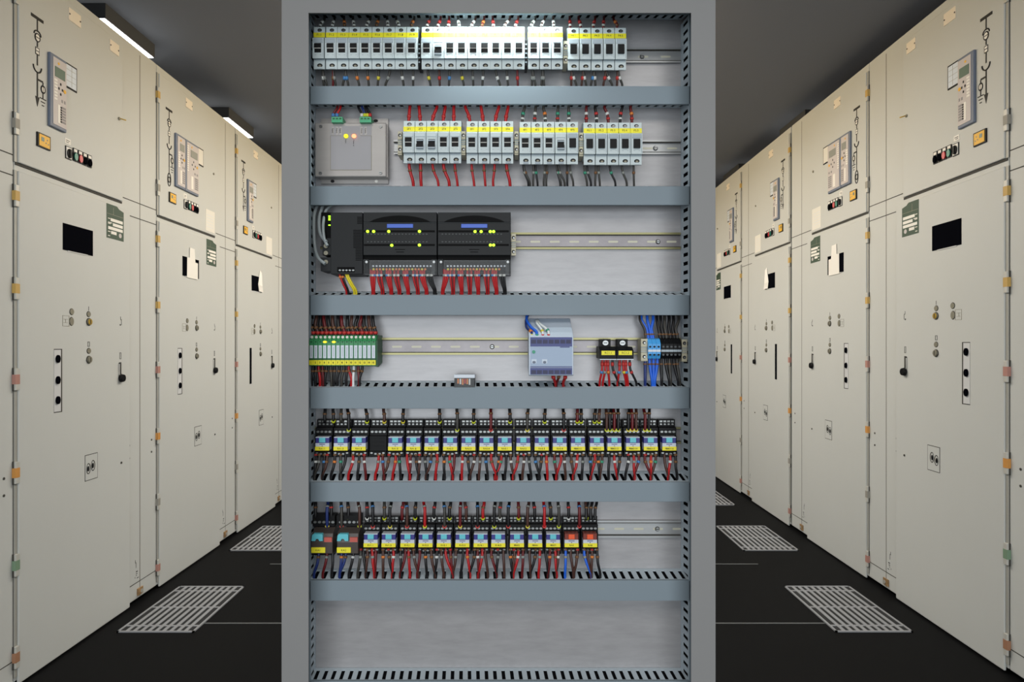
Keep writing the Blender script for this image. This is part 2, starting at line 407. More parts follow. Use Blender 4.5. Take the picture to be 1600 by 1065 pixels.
    if cover == 'taped':
        sheet([(.244, 1.390), (.350, 1.390), (.350, 1.470), (.325, 1.4715), (.318, 1.535), (.272, 1.537), (.270, 1.488), (.246, 1.4865)], M_WHITE, 'taped_paper')
    elif cover == 'peeling':
        d = MB(); pts = [(.0225, .330, 1.53), (.030, .340, 1.515), (.0235, .300, 1.44), (.036, .335, 1.43), (.024, .312, 1.398), (.034, .352, 1.396)]
        L_ = [(nm(p[0]) * sx, p[1], p[2]) for p in pts]
        for i in (0, 2):
            q = [L_[i], L_[i + 1], L_[i + 3], L_[i + 2]]; d.prism(q, [(p[0] + .001 * sx, p[1], p[2]) for p in q], M_WHITE)
        d.build('peeling_paper', win)
    if green:
        d = MB(); g = [(.447, 1.478), (.556, 1.478), (.556, 1.594), (.527, 1.600), (.513, 1.609), (.447, 1.609)]
        d.prism([(nm(.0195) * sx, a, v) for a, v in g], [(nm(.0206) * sx, a, v) for a, v in g], M_GLABEL)
        for a, c, v in ((.472, .549, 1.545), (.486, .549, 1.528), (.457, .549, 1.512), (.475, .509, 1.496)):
            bx(d, a, c, v, v + .0115, .0206, .0211, M_WHITE)
        for a, c, v in ((.456, .469, 1.552), (.456, .472, 1.533), (.456, .48, 1.537), (.456, .47, 1.502), (.456, .468, 1.486)): bx(d, a, c, v, v + .003, .0206, .0211, M_WHITE)
        disc(d, .533, 1.498, .009, .0206, .0212, M_RELAYFACE); bx(d, .449, .554, 1.571, 1.5722, .0206, .0210, M_LOCKG); bx(d, .489, .4905, 1.572, 1.600, .0206, .0210, M_LOCKG)
        d.build('green_label', ld)
    for uu, v, r, rv, m in ((.252, 1.184, .010, .010, M_LOCKG), (.251, 1.150, .010, .014, M_LOCKG), (.343, 1.180, .010, .009, M_LOCKG), (.344, 1.046, .010, .009, M_LOCKG)):
        d = MB(); disc(d, uu, v, r + .002, .0195, .0205, M_EDGE, rv + .002); disc(d, uu, v, r, .0195, .0225, m, rv); d.build('key_cover', ld)
    for v, m in ((1.152, M_BRASS if plates == 2 else M_LOCKG), (1.014, M_LOCKG)):
        d = MB(); disc(d, .344, v, .0145, .0195, .022, M_EDGE); disc(d, .344, v, .0125, .022, .025, M_LOCKG); disc(d, .344, v, .0105, .025, .027, m); bx(d, .342, .346, v - .008, v + .008, .027, .0274, M_EDGE); d.build('key_lock', ld)
    marks = [[(.206, .240, 1.132, .0012), (.206, .240, 1.168, .0012), (.206, .2075, 1.132, .037), (.2385, .24, 1.132, .037)],
             [(.212, .232, 1.144, .001), (.212, .232, 1.156, .001), (.220, .2215, 1.144, .013)], [(.3425, .3445, 1.193, .015)],
             [(.337, .339, 1.062, .016), (.347, .349, 1.062, .016), (.337, .349, 1.0615, .002), (.337, .349, 1.0775, .002)],
             [(.535, .537, 1.168, .012), (.537, .542, 1.166, .003), (.541, .543, 1.146, .022), (.531, .537, 1.144, .006)],
             [(.530, .532, 1.012, .026), (.538, .540, 1.012, .026), (.530, .540, 1.012, .002), (.530, .540, 1.036, .002)]]
    for k, q in enumerate(marks):
        d = MB()
        for a, c, v, w in q: bx(d, a, c, v, v + w, .0195, .0206, M_INK if k > 1 else M_LOCKG)
        d.build('door_marking', ld)
    if slot == 'open':
        d = MB(); bx(d, .164, .204, .838, 1.054, .0195, .0206, M_EDGE); bx(d, .164, .197, .841, 1.051, .0206, .0212, M_SLOT); sl = d.build('socket_slot', ld)
        for v in (1.020, .948, .880):
            d = MB(); disc(d, .180, v, .0095, .0212, .026, M_NAVY, rv=.0135); d.build('socket', sl)
    else:
        d = MB(); bx(d, .178, .207, .838, 1.052, .0195, .0208, M_NAVY); d.build('socket_slot', ld)
    d = MB(); d.tube([(nm(.026) * sx, .527, 1.0), (nm(.026) * sx, .527, .945)], .0028, M_EDGE, 6); d.tube([(nm(.02) * sx, .527, .996), (nm(.026) * sx, .527, .996)], .003, M_EDGE, 6); lv = d.build('lever', ld)
    d = MB(); d.cyl((nm(.0225) * sx, .536, .937), (sx, 0, 0), .0165, .011, M_BLACK, 16, r2=.014); d.build('lever_knob', lv)
    d = MB(); bx(d, .322, .394, .573, .668, .0195, .0206, M_EDGE); bx(d, .3245, .3915, .5755, .6655, .0206, .0212, M_BEIGE); sp = d.build('socket_plate', ld)
    for uu, v in ((.340, .617), (.366, .624)):
        d = MB(); disc(d, uu, v, .0115, .0212, .0222, M_EDGE, rv=.02); disc(d, uu - .002, v, .008, .0222, .0228, M_BEIGE, rv=.0165); disc(d, uu - .004, v, .0055, .0228, .024, M_BLACK, rv=.010); d.build('socket', sp)
    return t

YL, YR, SR = 0.007, -0.015, 1.0225
def XL(z): return -1.53 - .007 * z
def XR(z): return 1.572 + .015 * z
cabinet('left', XL(1.183), 1.183, 'beige switchgear cabinet at the left edge, mostly cut off by the picture', yaw=YL)
cabinet('left', XL(1.9934), 1.9934, 'nearest whole beige cabinet on the left, single relay and two cream plates, black window', plates=2, yaw=YL, bands='gold grey gold gold red orange green brown'.split())
cabinet('left', XL(2.804), 2.804, 'beige cabinet second on the left, with two relays and white paper taped over its window', relays=2, paper=True, cover='taped', yaw=YL, mimic=2)
cabinet('left', XL(3.617), 3.617, 'beige cabinet on the left partly hidden by the enclosure, paper peeling from its window', paper=True, cover='peeling', green=False, slot='dark', lcd=M_LCDG, yaw=YL)
WR = .8175
cabinet('right', XR(1.238), 1.238, 'beige switchgear cabinet at the right edge, mostly cut off by the picture', wide=WR, yaw=YR, scale=SR)
cabinet('right', XR(2.0744), 2.0744, 'nearest whole beige cabinet on the right, single relay and two cream plates, black window', plates=2, wide=WR, yaw=YR, scale=SR, bands='gold grey gold gold red orange green brown'.split())
cabinet('right', XR(2.9106), 2.9106, 'beige cabinet second on the right, with two relays and white paper taped over its window', relays=2, paper=True, cover='taped', wide=WR, yaw=YR, scale=SR, mimic=2)
cabinet('right', XR(3.757), 3.757, 'beige cabinet third on the right, paper peeling from its small dark window', paper=True, cover='peeling', green=False, slot='dark', lcd=M_LCDG, wide=WR, yaw=YR, scale=SR)
cabinet('right', XR(4.595), 4.595, 'farthest beige cabinet on the right, cut by the enclosure, with bare dark window', paper=True, slot='dark', lcd=M_LCDG, wide=WR, yaw=YR, scale=SR)

# ------------------------------------------------------------------ control enclosure
DP = 1.400            # mounting plate front
S = 0.00134           # metres per pixel of depth
DD = 1.351            # duct covers
D0 = 1.280            # front frame
def dep(d): return DP - d * S
def P(px, py, d): D = dep(d); return Vector(((px - 800) / F * D, D, EYE + (540 - py) / F * D))
def PD(px, py, D): return Vector(((px - 800) / F * D, D, EYE + (540 - py) / F * D))
DC = (DP - DD) / S

zt, zb = PD(0, -45, D0).z, 0.0
xl, xr = PD(440, 0, D0).x, PD(1118, 0, D0).x
il, ir = PD(482, 0, D0).x, PD(1080, 0, D0).x
iz = PD(0, 20, D0).z
enc = thing('control_enclosure', 'open grey control enclosure standing in the aisle, full of breakers, relays and wiring', 'electrical enclosure', ((xl + xr) / 2, D0, 0))
ox = (xl + xr) / 2
def ebox(name, x0, x1, y0, y1, z0, z1, m, bevel=0): return MB().box(x0 - ox, x1 - ox, y0 - D0, y1 - D0, z0, z1, m).build(name, enc, bevel=bevel)
fr = MB()
fr.box(xl - ox, il - ox, 0, .003, zb, zt, M_FRAME).box(ir - ox, xr - ox, 0, .003, zb, zt, M_FRAME).box(il - ox, ir - ox, 0, .003, iz, zt, M_FRAME).box(il - ox, ir - ox, 0, .003, zb, .12, M_FRAME)
for q in (xl, xr - .004): fr.box(q - ox, q + .004 - ox, .003, .018, zb, zt, M_FRAME)
fr.build('front_frame', enc)
px0 = PD(478, 0, DD).x - .02; px1 = PD(1086, 0, DD).x + .02
ebox('side_panel', xl + .004, xl + .006, D0 + .018, 1.62, zb + .01, zt - .003, M_FRAME)
ebox('side_panel', xr - .006, xr - .004, D0 + .018, 1.62, zb + .01, zt - .003, M_FRAME)
ebox('top_panel', xl + .006, xr - .006, D0 + .018, 1.62, zt - .006, zt - .004, M_FRAME)
ebox('back_panel', xl + .006, xr - .006, 1.615, 1.617, zb + .01, zt - .006, M_FRAME)
ebox('mounting_plate', xl + .02, xr - .02, DP, DP + .003, zb + .1, zt - .03, M_PLATE)

# slotted wire ducts
def slotted(mb, A0, A1, B0, B1, n, wf, a, b, off, m):
    """wall patch from edge A (front) to edge B (plate) with n slots along it"""
    off = Vector(off)
    def pt(u, t): return A0.lerp(A1, u).lerp(B0.lerp(B1, u), t)
    def cell(u0, u1, t0, t1):
        q = [pt(u0, t0), pt(u1, t0), pt(u1, t1), pt(u0, t1)]; mb.hexa(q + [p + off for p in q], m)
    cell(0, 1, 0, a); cell(0, 1, b, 1)
    for i in range(n + 1):
        u0 = max(0, (i - .5 + wf / 2) / n); u1 = min(1, (i + .5 - wf / 2) / n); cell(u0, u1, a, b)
def hduct(label, yt, yb, ytp, ybp, x0=483.5, x1=1078.5, x0p=493, x1p=1065, top=True, bot=True, cover=True):
    mid = P((x0 + x1) / 2, yb, DC)
    t = thing('wire_duct', label, 'wire duct', Vector((mid.x, DP, mid.z)), group='slotted wire ducts across the enclosure')
    L = Vector(t.location)
    W = lambda x, y, d: P(x, y, d) - L
    n = 44
    if cover:
        m = MB(); a = W(x0, yt, DC); b = W(x1, yb, DC)
        m.box(a.x, b.x, a.y, a.y + .0016, b.z, a.z, M_COVER)
        m.box(a.x, b.x, a.y, a.y + .007, a.z - .0012, a.z + .0002, M_COVER).box(a.x, b.x, a.y, a.y + .007, b.z - .0002, b.z + .0012, M_COVER)
        m.build('cover', t, bevel=.0007)
    tk = .0014
    if top:
        m = MB(); slotted(m, W(x0 + .5, yt, DC - 1.5), W(x1 - .5, yt, DC - 1.5), W(x0p, ytp, .6), W(x1p, ytp, .6), n, .42, .14, .80, (0, 0, -tk), M_DUCTLIT); m.build('slotted_wall', t)
    if bot:
        m = MB(); slotted(m, W(x0 + .5, yb, DC - 1.5), W(x1 - .5, yb, DC - 1.5), W(x0p, ybp, .6), W(x1p, ybp, .6), n, .42, .14, .80, (0, 0, tk), M_DUCTLIT); m.build('slotted_wall', t)
    e = 3.0; q = [W(x0 + 2, yb - e, 30), W(x1 - 2, yb - e, 30), W(x1p - 1, ybp - e, 1), W(x0p + 1, ybp - e, 1), W(x0 + 2, yt + e, 30), W(x1 - 2, yt + e, 30), W(x1p - 1, ytp + e, 1), W(x0p + 1, ytp + e, 1)]
    MB().hexa(q, M_FILL).build('wire_bundle', t)  # dark block for the wires and the shade behind the slots
    return t
hduct('slotted wire duct along the very top of the enclosure, only its underside showing', -8, 21, -8, 31, top=False, cover=True)
hduct('slotted wire duct between the top two breaker rows', 134.5, 162.5, 138, 169)
hduct('slotted wire duct between the lower breaker row and the black controller', 291, 320, 290.5, 316)
hduct('slotted wire duct under the black controller', 461, 492, 455, 488)
hduct('slotted wire duct under the green terminals and white power supply', 605, 638, 594.5, 632)
hduct('slotted wire duct between the two relay rows', 753, 783.5, 735, 776)
hduct('slotted wire duct under the lower relay row, above the bare plate', 906.5, 938, 887.5, 930)
hduct('slotted wire duct at the bottom edge of the picture', 1064, 1096, 1042.5, 1085)  # wall raised into view in place of its reflection in the plate
def vduct(label, x, xp, dx, cat='wire duct'):
    a = P(x, 20, DC); t = thing('wire_duct', label, cat, Vector((a.x, DP, .12)), group='upright wire ducts at the enclosure sides')
    L = Vector(t.location); zb_ = .125
    def W(x_, y_, d_, z=None):
        p = P(x_, y_, d_) - L
        if z is not None: p.z = z - L.z
        return p
    n = 86
    A0, A1 = W(x, 22, DC - 1.5), W(x, 22, DC - 1.5, zb_); B0 = W(xp, 22, .6, A0.z + L.z); B1 = W(xp, 22, .6, zb_)
    m = MB(); slotted(m, A0, A1, B0, B1, n, .42, .16, .74, (dx, 0, 0), M_DUCTLIT); m.build('slotted_wall', t)
    k = 4 if dx > 0 else -4
    q = [W(x + k, 22, 30, zb_), W(x + k * 8, 22, 30, zb_), W(x + k * 8, 22, 1, zb_), W(xp + k, 22, 1, zb_)]; z1 = A0.z + L.z
    q += [W(x + k, 22, 30, z1), W(x + k * 8, 22, 30, z1), W(x + k * 8, 22, 1, z1), W(xp + k, 22, 1, z1)]; MB().hexa(q, M_FILL).build('wire_bundle', t)  # upright dark block: duct wires and shade together
    p, q = W(x, 22, DC), W(x + (34 if dx > 0 else -34), 22, DC)
    m = MB(); m.box(min(p.x, q.x), max(p.x, q.x), p.y, p.y + .0016, zb_ - L.z, p.z, M_COVER); m.build('cover', t)
    return t
vduct('upright slotted duct down the left side of the enclosure', 485, 493.5, -.0014)
vduct('upright slotted duct down the right side of the enclosure', 1077, 1063.5, .0014)

# DIN rails
def rail(label, yt, yb, x0, x1, gold=False, screws=(), slots=(), sp=30):
    d = 6.0
    a, b = P(x0, yt, d), P(x1, yb, d)
    t = thing('mounting_rail', label, 'mounting rail', Vector(((a.x + b.x) / 2, DP, (a.z + b.z) / 2)), group='steel mounting rails behind the devices')
    L = Vector(t.location); a -= L; b -= L
    h = a.z - b.z; f = h * .115; m1 = M_GOLDZ if gold else M_ZINC; m2 = M_GOLDB if gold else M_ZINC
    m = MB(); y1 = -.0075
    m.box(a.x, b.x, -.0015, -.0003, b.z + f * .9, a.z - f * .9, m2)
    m.box(a.x, b.x, y1, y1 + .001, a.z - f, a.z, m1).box(a.x, b.x, y1, y1 + .001, b.z, b.z + f, m1)
    m.box(a.x, b.x, y1, -.0005, a.z - f - .0016, a.z - f, M_EDGE).box(a.x, b.x, y1, -.0005, b.z + f, b.z + f + .0016, M_EDGE)
    m.build('rail_profile', t)
    x = slots[0] if slots else x0
    cz = (a.z + b.z) / 2 - .001
    while slots and x < slots[1]:
        c = P(x, yt, 1).x - L.x; w = .011; r = .0022
        lo = [(c + (w - r) * k + r * math.cos(an), -.0017, cz + r * math.sin(an)) for k, a0 in ((1, -90), (-1, 90)) for an in [math.radians(a0 + 30 * j) for j in range(7)]]
        m = MB(); m.prism(lo, [(p[0], -.0013, p[2]) for p in lo], M_RAILSLOT); x += sp; m.build('rail_slot', t)
    for x in screws:
        c = P(x, yt, 1).x - L.x
        s = MB(); s.cyl((c, -.0015, cz), (0, -1, 0), .0055, .0035, M_SCREW, 16, r2=.0035); s.box(c - .004, c + .004, -.0053, -.0049, cz - .0006, cz + .0006, M_HOLE); s.build('rail_screw', t)
rail('zinc rail behind the top row of breakers', 74, 97.5, 484, 1064, screws=(1003,), slots=(1005, 1060), sp=35)
rail('zinc rail behind the second row of breakers', 218.5, 240.5, 615, 1064, screws=(1024,), slots=(1012, 1060), sp=38)
rail('gold passivated rail running right from the black controller', 363, 389, 500, 1064, True, (1028,), (806, 1058), 30.4)
rail('gold passivated rail carrying green terminals and the power supply', 527.5, 554, 486, 1064, True, (769,), (590, 1000), 30.4)
rail('rail carrying the upper row of plug-in relays', 667, 693, 486, 1064, True)
rail('zinc rail carrying the lower row of relays', 813, 840, 486, 1064, False, (1027,), (937, 1064), 30.4)

# ------------------------------------------------------------------ devices on the rails
class Dev:
    """device-local frame: origin on the mounting plate behind pixel (cx,cy) at front depth dF"""
    def __init__(s, cx, cy, dF): s.cx, s.cy, s.dF = cx, cy, dF; p = P(cx, cy, dF); s.o = Vector((p.x, DP, p.z))
    def at(s, cx, cy=None): p = P(cx, s.cy if cy is None else cy, s.dF); return Vector((p.x, DP, p.z))
    def pt(s, x, y, d): return P(x, y, d) - s.o
    def x(s, px, d): return P(px, 0, d).x - s.o.x
    def z(s, py, d): return P(0, py, d).z - s.o.z
    def box(s, mb, x0, x1, y0, y1, d0, d1, m):      # pixel rectangle read at the front depth d1, straight back to d0
        a, b = s.pt(x0, y0, d1), s.pt(x1, y1, d1); return mb.box(a.x, b.x, a.y, -d0 * S, b.z, a.z, m)
    def disc(s, mb, x, y, d0, d1, r, m, ry=None, n=14):
        p = s.pt(x, y, d1); return mb.cyl((p.x, -d0 * S, p.z), (0, -1, 0), r * S, (d1 - d0) * S, m, n, ry=None if ry is None else ry * S)

def breaker(cy, kind, up):
    v = Dev(800, cy, 45); t = bpy.data.objects.new('circuit_breaker', None); C.objects.link(t); t['category'] = 'circuit breaker'
    W = 8.75 * S
    prof = [(9, cy - 31), (38, cy - 33), (38, cy - 16.5), (45, cy - 16), (45, cy + 16), (38, cy + 17.2), (38, cy + 18.8), (38.6, cy + 19.2), (38.6, cy + 33), (33, cy + 34), (12, cy + 18)]
    P2 = [(-d * S, v.z(y, d)) for d, y in prof]
    m = MB(); m.prism([(-W, y, z) for y, z in P2], [(W, y, z) for y, z in P2], M_BRK)
    v.box(m, 791.7, 808.3, cy + 17.0, cy + 18.9, 37, 38.3, M_BRKG)
    v.box(m, 792.3, 807.2, cy - 15.5, cy - 9, 44, 45.4, M_BRKG if kind != 'b' else M_BRK)
    v.box(m, 792.2, 807.2, cy - 9, cy - 8.4, 44, 45.5, M_BRKG)
    v.box(m, 806.9, 807.6, cy - 14, cy + 14, 44, 45.5, M_BRKG)
    for x in (796, 804): v.box(m, x - 1.3, x + 1.3, cy + 10.2, cy + 10.8, 44, 45.3, M_BRKG)
    m.build('body', t, bevel=.0004)
    m = MB(); v.box(m, 791.2, 808.8, cy - 24.2, cy - 17, 37, 38.9, M_LABY); lb = m.build('label_strip', t)
    m = MB()
    if up:
        v.box(m, 794.6, 805, cy - 7.8, cy + 6.6, 44, 45.8, M_BLACK)
        if kind == 'c': v.box(m, 795, 804.6, cy - 7, cy + 5.8, 45, 49.5, M_BLACK)
        else:
            v.box(m, 795, 804.6, cy - 7.4, cy - 1.2, 45, 49, M_BLACK); v.box(m, 795, 804.6, cy - .9, cy + .3, 45, 47.5, M_WHITE)
    else:
        v.box(m, 794.6, 805, cy - 4.8, cy + 9, 44, 45.8, M_BLACK); v.box(m, 794.8, 804.8, cy - 4.0, cy - 2.2, 45, 48, M_BRKG); v.box(m, 794.4, 805.2, cy + 2.5, cy + 7, 45, 50, M_BLACK); v.box(m, 794.4, 805.2, cy + 7, cy + 9.5, 45, 49.5, M_BRKG)
    m.build('toggle', t)
    m = MB(); v.disc(m, 800.5, cy - 28, 37, 38.3, 3.5, M_HOLE, 2.6); v.disc(m, 800.9, cy - 27.4, 37, 38.6, 2.4, M_SCREW, 1.7); v.box(m, 798.8, 803, cy - 27.7, cy - 27.1, 38, 38.8, M_HOLE); m.build('terminal_screw', t)
    m = MB(); v.disc(m, 801, cy + 27, 37, 39.2, 4.2, M_HOLE, 3.0); v.disc(m, 801.2, cy + 27.5, 37, 39.5, 2.2, M_LOCKG, 1.4); v.box(m, 797, 805, cy + 29.2, cy + 32.4, 37, 39.3, M_BRKG if kind == 'b' else M_BRK); m.build('terminal_screw', t)
    return v, t
used = {}
def put_breaker(cx, cy, kind, up, label, group, txt):
    k = (cy, kind, up)
    if k not in used: used[k] = [*breaker(cy, kind, up), True]
    v, t, fresh = used[k]
    if fresh: used[k][2] = False; t.location = v.at(cx); t['label'] = label; t['group'] = group; r = t
    else:
        r = t.copy(); C.objects.link(r); r.location = v.at(cx); r['label'] = label; r['group'] = group
        for ch in t.children:
            c = ch.copy(); C.objects.link(c); c.parent = r
    lb = child(r, 'label_strip')[0]
    text('label_lettering', txt, .0062, (v.x(800, 38.9), -38.9 * S - .0003, v.z(cy - 20.6, 38.9)), lb)
rows = [
 ('first block of the top row', 75, 'a', (496.9, 516.2, 534.3, 552.5, 570.5, 588.7, 606.9, 625, 643.2), (), 'F1.%d'),
 ('second block of the top row', 75, 'a', (666.6, 684.9, 703, 721.2, 739.4, 757.2, 774.8, 793, 811), (1,), 'F2.%d'),
 ('third block of the top row', 75, 'a', (834, 852.6, 870.8), (), 'F3.%d'),
 ('fourth block of the top row', 76.5, 'c', (896.5, 915, 933.6, 952.2, 970.6), (), 'F4.%d'),
 ('first block of the second row', 222, 'b', (638.2, 656.4, 674.7, 693, 711.2), (1, 2), '2F%d'),
 ('second block of the second row', 222.5, 'b', (737.4, 756, 774.6, 793.2), (), '3F%d'),
 ('third block of the second row', 223.5, 'b', (820.8, 839.4, 857.9, 876.4, 895), (3,), '4F%d'),
 ('fourth block of the second row', 224.5, 'c', (921.6, 940.2, 958.6, 977, 995.2), (), 'F5.%d')]
for desc, cy, kind, xs, off, fmt in rows:
    for i, x in enumerate(xs):
        kk = kind
        up = i not in off
        if desc.startswith('third block of the second') and i == 4: kk = 'c'
        put_breaker(x, cy, kk, up, 'white breaker, toggle %s, %s from left in the %s' % ('up' if up else 'down', nth(i + 1), desc), 'white circuit breakers in the ' + desc, fmt % (i + 1))

def clamp(cx, cy, label, w=3.2, h0=-18, h1=18, dark=False):
    v = Dev(cx, cy, 36); t = thing('end_clamp', label, 'end clamp', v.o, group='end clamps on the rails')
    m = MB(); mm = M_BLACK if dark else M_CLAMP
    v.box(m, cx - w, cx + w, cy + h0, cy + h1, 6, 34, mm)
    if not dark:
        for k in (-1, 1): v.box(m, cx - w, cx + w, cy + k * 11 - 6, cy + k * 11 + 6, 30, 36, mm)
        for k in (-2, 0, 2): v.box(m, cx - w, cx + w, cy + k * 1.6 - .4, cy + k * 1.6 + .4, 30, 36, M_BRKG)
    else:
        for k in range(5): v.box(m, cx - w * .7, cx + w * .7, cy - 14 + k * 7, cy - 12 + k * 7, 33, 34.6, M_BRKG)
    m.build('clamp_body', t)
    if not dark:
        for k in (-1, 1):
            m = MB(); v.disc(m, cx, cy + k * 11, 35, 36.6, 2.7, M_HOLE); v.disc(m, cx + .5, cy + k * 11 + .5, 35, 37, 1.5, M_SCREW); m.build('clamp_screw', t)
clamp(654.8, 82, 'black spacer between first and second block of top row', 2.2, -19, 20, True)
clamp(822, 82, 'black spacer between second and third block of top row', 2.0, -19, 20, True)
clamp(883.8, 82, 'beige end clamp between third and fourth block of top row')
clamp(624.8, 222, 'beige end clamp left of the second row of breakers', 3.2, -16, 20)
clamp(724, 222, 'beige end clamp after the first block in the second row', 3.2, -16, 20)
clamp(807, 222, 'beige end clamp after the second block in the second row', 3, -16, 20)
clamp(908, 224, 'beige end clamp after the third block in the second row', 3.2, -16, 20)
clamp(802.4, 382, 'beige end clamp at the right end of the black controller', 3.6, -13, 13)
clamp(1006.8, 546, 'beige end clamp left of the blue terminals', 5.2, -17, 18)
clamp(1069.5, 547, 'beige end clamp right of the black terminals', 4.2, -17, 18)

# aluminium power module, second row
v = Dev(549, 235, 26); t = thing('signal_module', 'brushed aluminium module with yellow and red lights, at left of the second row', 'electronic module', v.o)
m = MB(); v.box(m, 501.4, 606.5, 185, 287, 0, 5, M_ALU); v.disc(m, 519.5, 283, 4, 5.4, 3.2, M_HOLE, 2.5); v.disc(m, 588, 283, 4, 5.6, 2.6, M_WHITE, 2.2); v.disc(m, 587, 188.5, 4, 5.6, 3.6, M_HOLE, 2.4); m.build('base_plate', t)
m = MB(); v.box(m, 496, 605.5, 194, 276.5, 5, 21, M_ALU); m.build('box_body', t)
m = MB(); v.box(m, 492, 603.2, 191.4, 275.8, 19, 26, M_ALU); m.build('lid', t, bevel=.002)
m = MB(); v.box(m, 516, 580.5, 197, 265.5, 26, 26.4, M_ALUL)
for a in ((516, 580.5, 264.9, 265.5), (516, 516.6, 212, 265), (580, 580.6, 212, 265), (516, 533, 211.5, 212), (563, 580, 211.5, 212)): v.box(m, *a, 26, 26.7, M_LOCKG)
for x in (518, 525, 530.5, 563, 569.5): v.box(m, x, x + 3.6, 198, 210.5, 26.2, 26.6, M_ALU)
m.build('label_sheet', t)
for x in (519.8, 526.2, 531.6, 565, 571): text('label_lettering', 'Supply' if x < 540 else 'Comm', .004, (v.x(x, 26.8), -26.9 * S, v.z(204, 26.8)), t, rot=(PI / 2, PI / 2, 0))
text('label_lettering', 'Status', .0034, (v.x(540.3, 26.8), -26.9 * S, v.z(220.5, 26.8)), t, rot=(PI / 2, PI / 2, 0))
text('label_lettering', 'Power on', .0034, (v.x(552.6, 26.8), -26.9 * S, v.z(223.5, 26.8)), t, rot=(PI / 2, PI / 2, 0))
for x, mm, nm in ((540.5, M_LED_Y, 'yellow_light'), (553.0, M_LED_R, 'red_light')):
    m = MB(); v.disc(m, x, 212.3, 26, 27, 4.3, M_LOCKG); v.disc(m, x, 212.3, 27, 28.6, 3.6, mm, 3.3); m.build(nm, t)
for x, y in ((501, 196.8), (594.5, 197), (500.3, 269.8), (594.3, 269.6)):
    m = MB(); v.disc(m, x, y, 26, 28, 2.6, M_SCREW, 2.3); v.box(m, x - 1.8, x + 1.8, y - .4, y + .4, 27.8, 28.2, M_HOLE); m.build('lid_screw', t)
for a, b in ((518, 535), (562, 579.5)):
    m = MB(); v.box(m, a, b, 182.5, 191, 14, 34, M_TERMG)
    for k in range(3): v.box(m, a + 1.5 + k * 5.2, a + 5 + k * 5.2, 184, 186, 33, 34.6, M_GRND)
    m.build('green_connector', t)

# black controller, third row
v = Dev(541, 380, 46); t = thing('controller_module', 'black controller processor with vents and grey cables, leftmost in third row', 'controller module', v.o)
m = MB(); v.box(m, 516.5, 566.3, 331.6, 428, 4, 46, M_PLC); m.build('housing', t, bevel=.001)
m = MB()
for k in range(5): v.box(m, 558, 565.5, 338.5 + k * 2.4, 339.6 + k * 2.4, 46, 46.5, M_PLCD)
for k in range(20): v.box(m, 552 if k < 12 else 555.5, 565.5, 359 + k * 2.45, 360.1 + k * 2.45, 46, 46.5, M_PLCD)
m.build('vent', t)
m = MB(); v.box(m, 502, 518, 331.6, 372, 4, 36, M_PLCD); v.box(m, 504, 518, 372, 398, 4, 40, M_PLC); v.box(m, 501, 518, 402, 423, 4, 42, M_PLC)
for y in (384, 395, 409): v.disc(m, 509, y, 39, 43, 3.4, M_LOCKG)
m.build('cable_ports', t)
for y in (337.5, 340.5, 343.2, 351.5):
    m = MB(); v.box(m, 513, 516.2, y - .8, y + .8, 46, 46.8, M_LED_G); m.build('status_light', t)
m = MB(); v.box(m, 527, 554, 417, 425, 46, 46.6, M_PLCD); m.build('terminal_strip', t)
for k in range(5):
    m = MB(); v.disc(m, 531 + k * 5.2, 422, 46.4, 47.4, 1.9, M_DOT, 1.3, 8); m.build('terminal_screw', t)
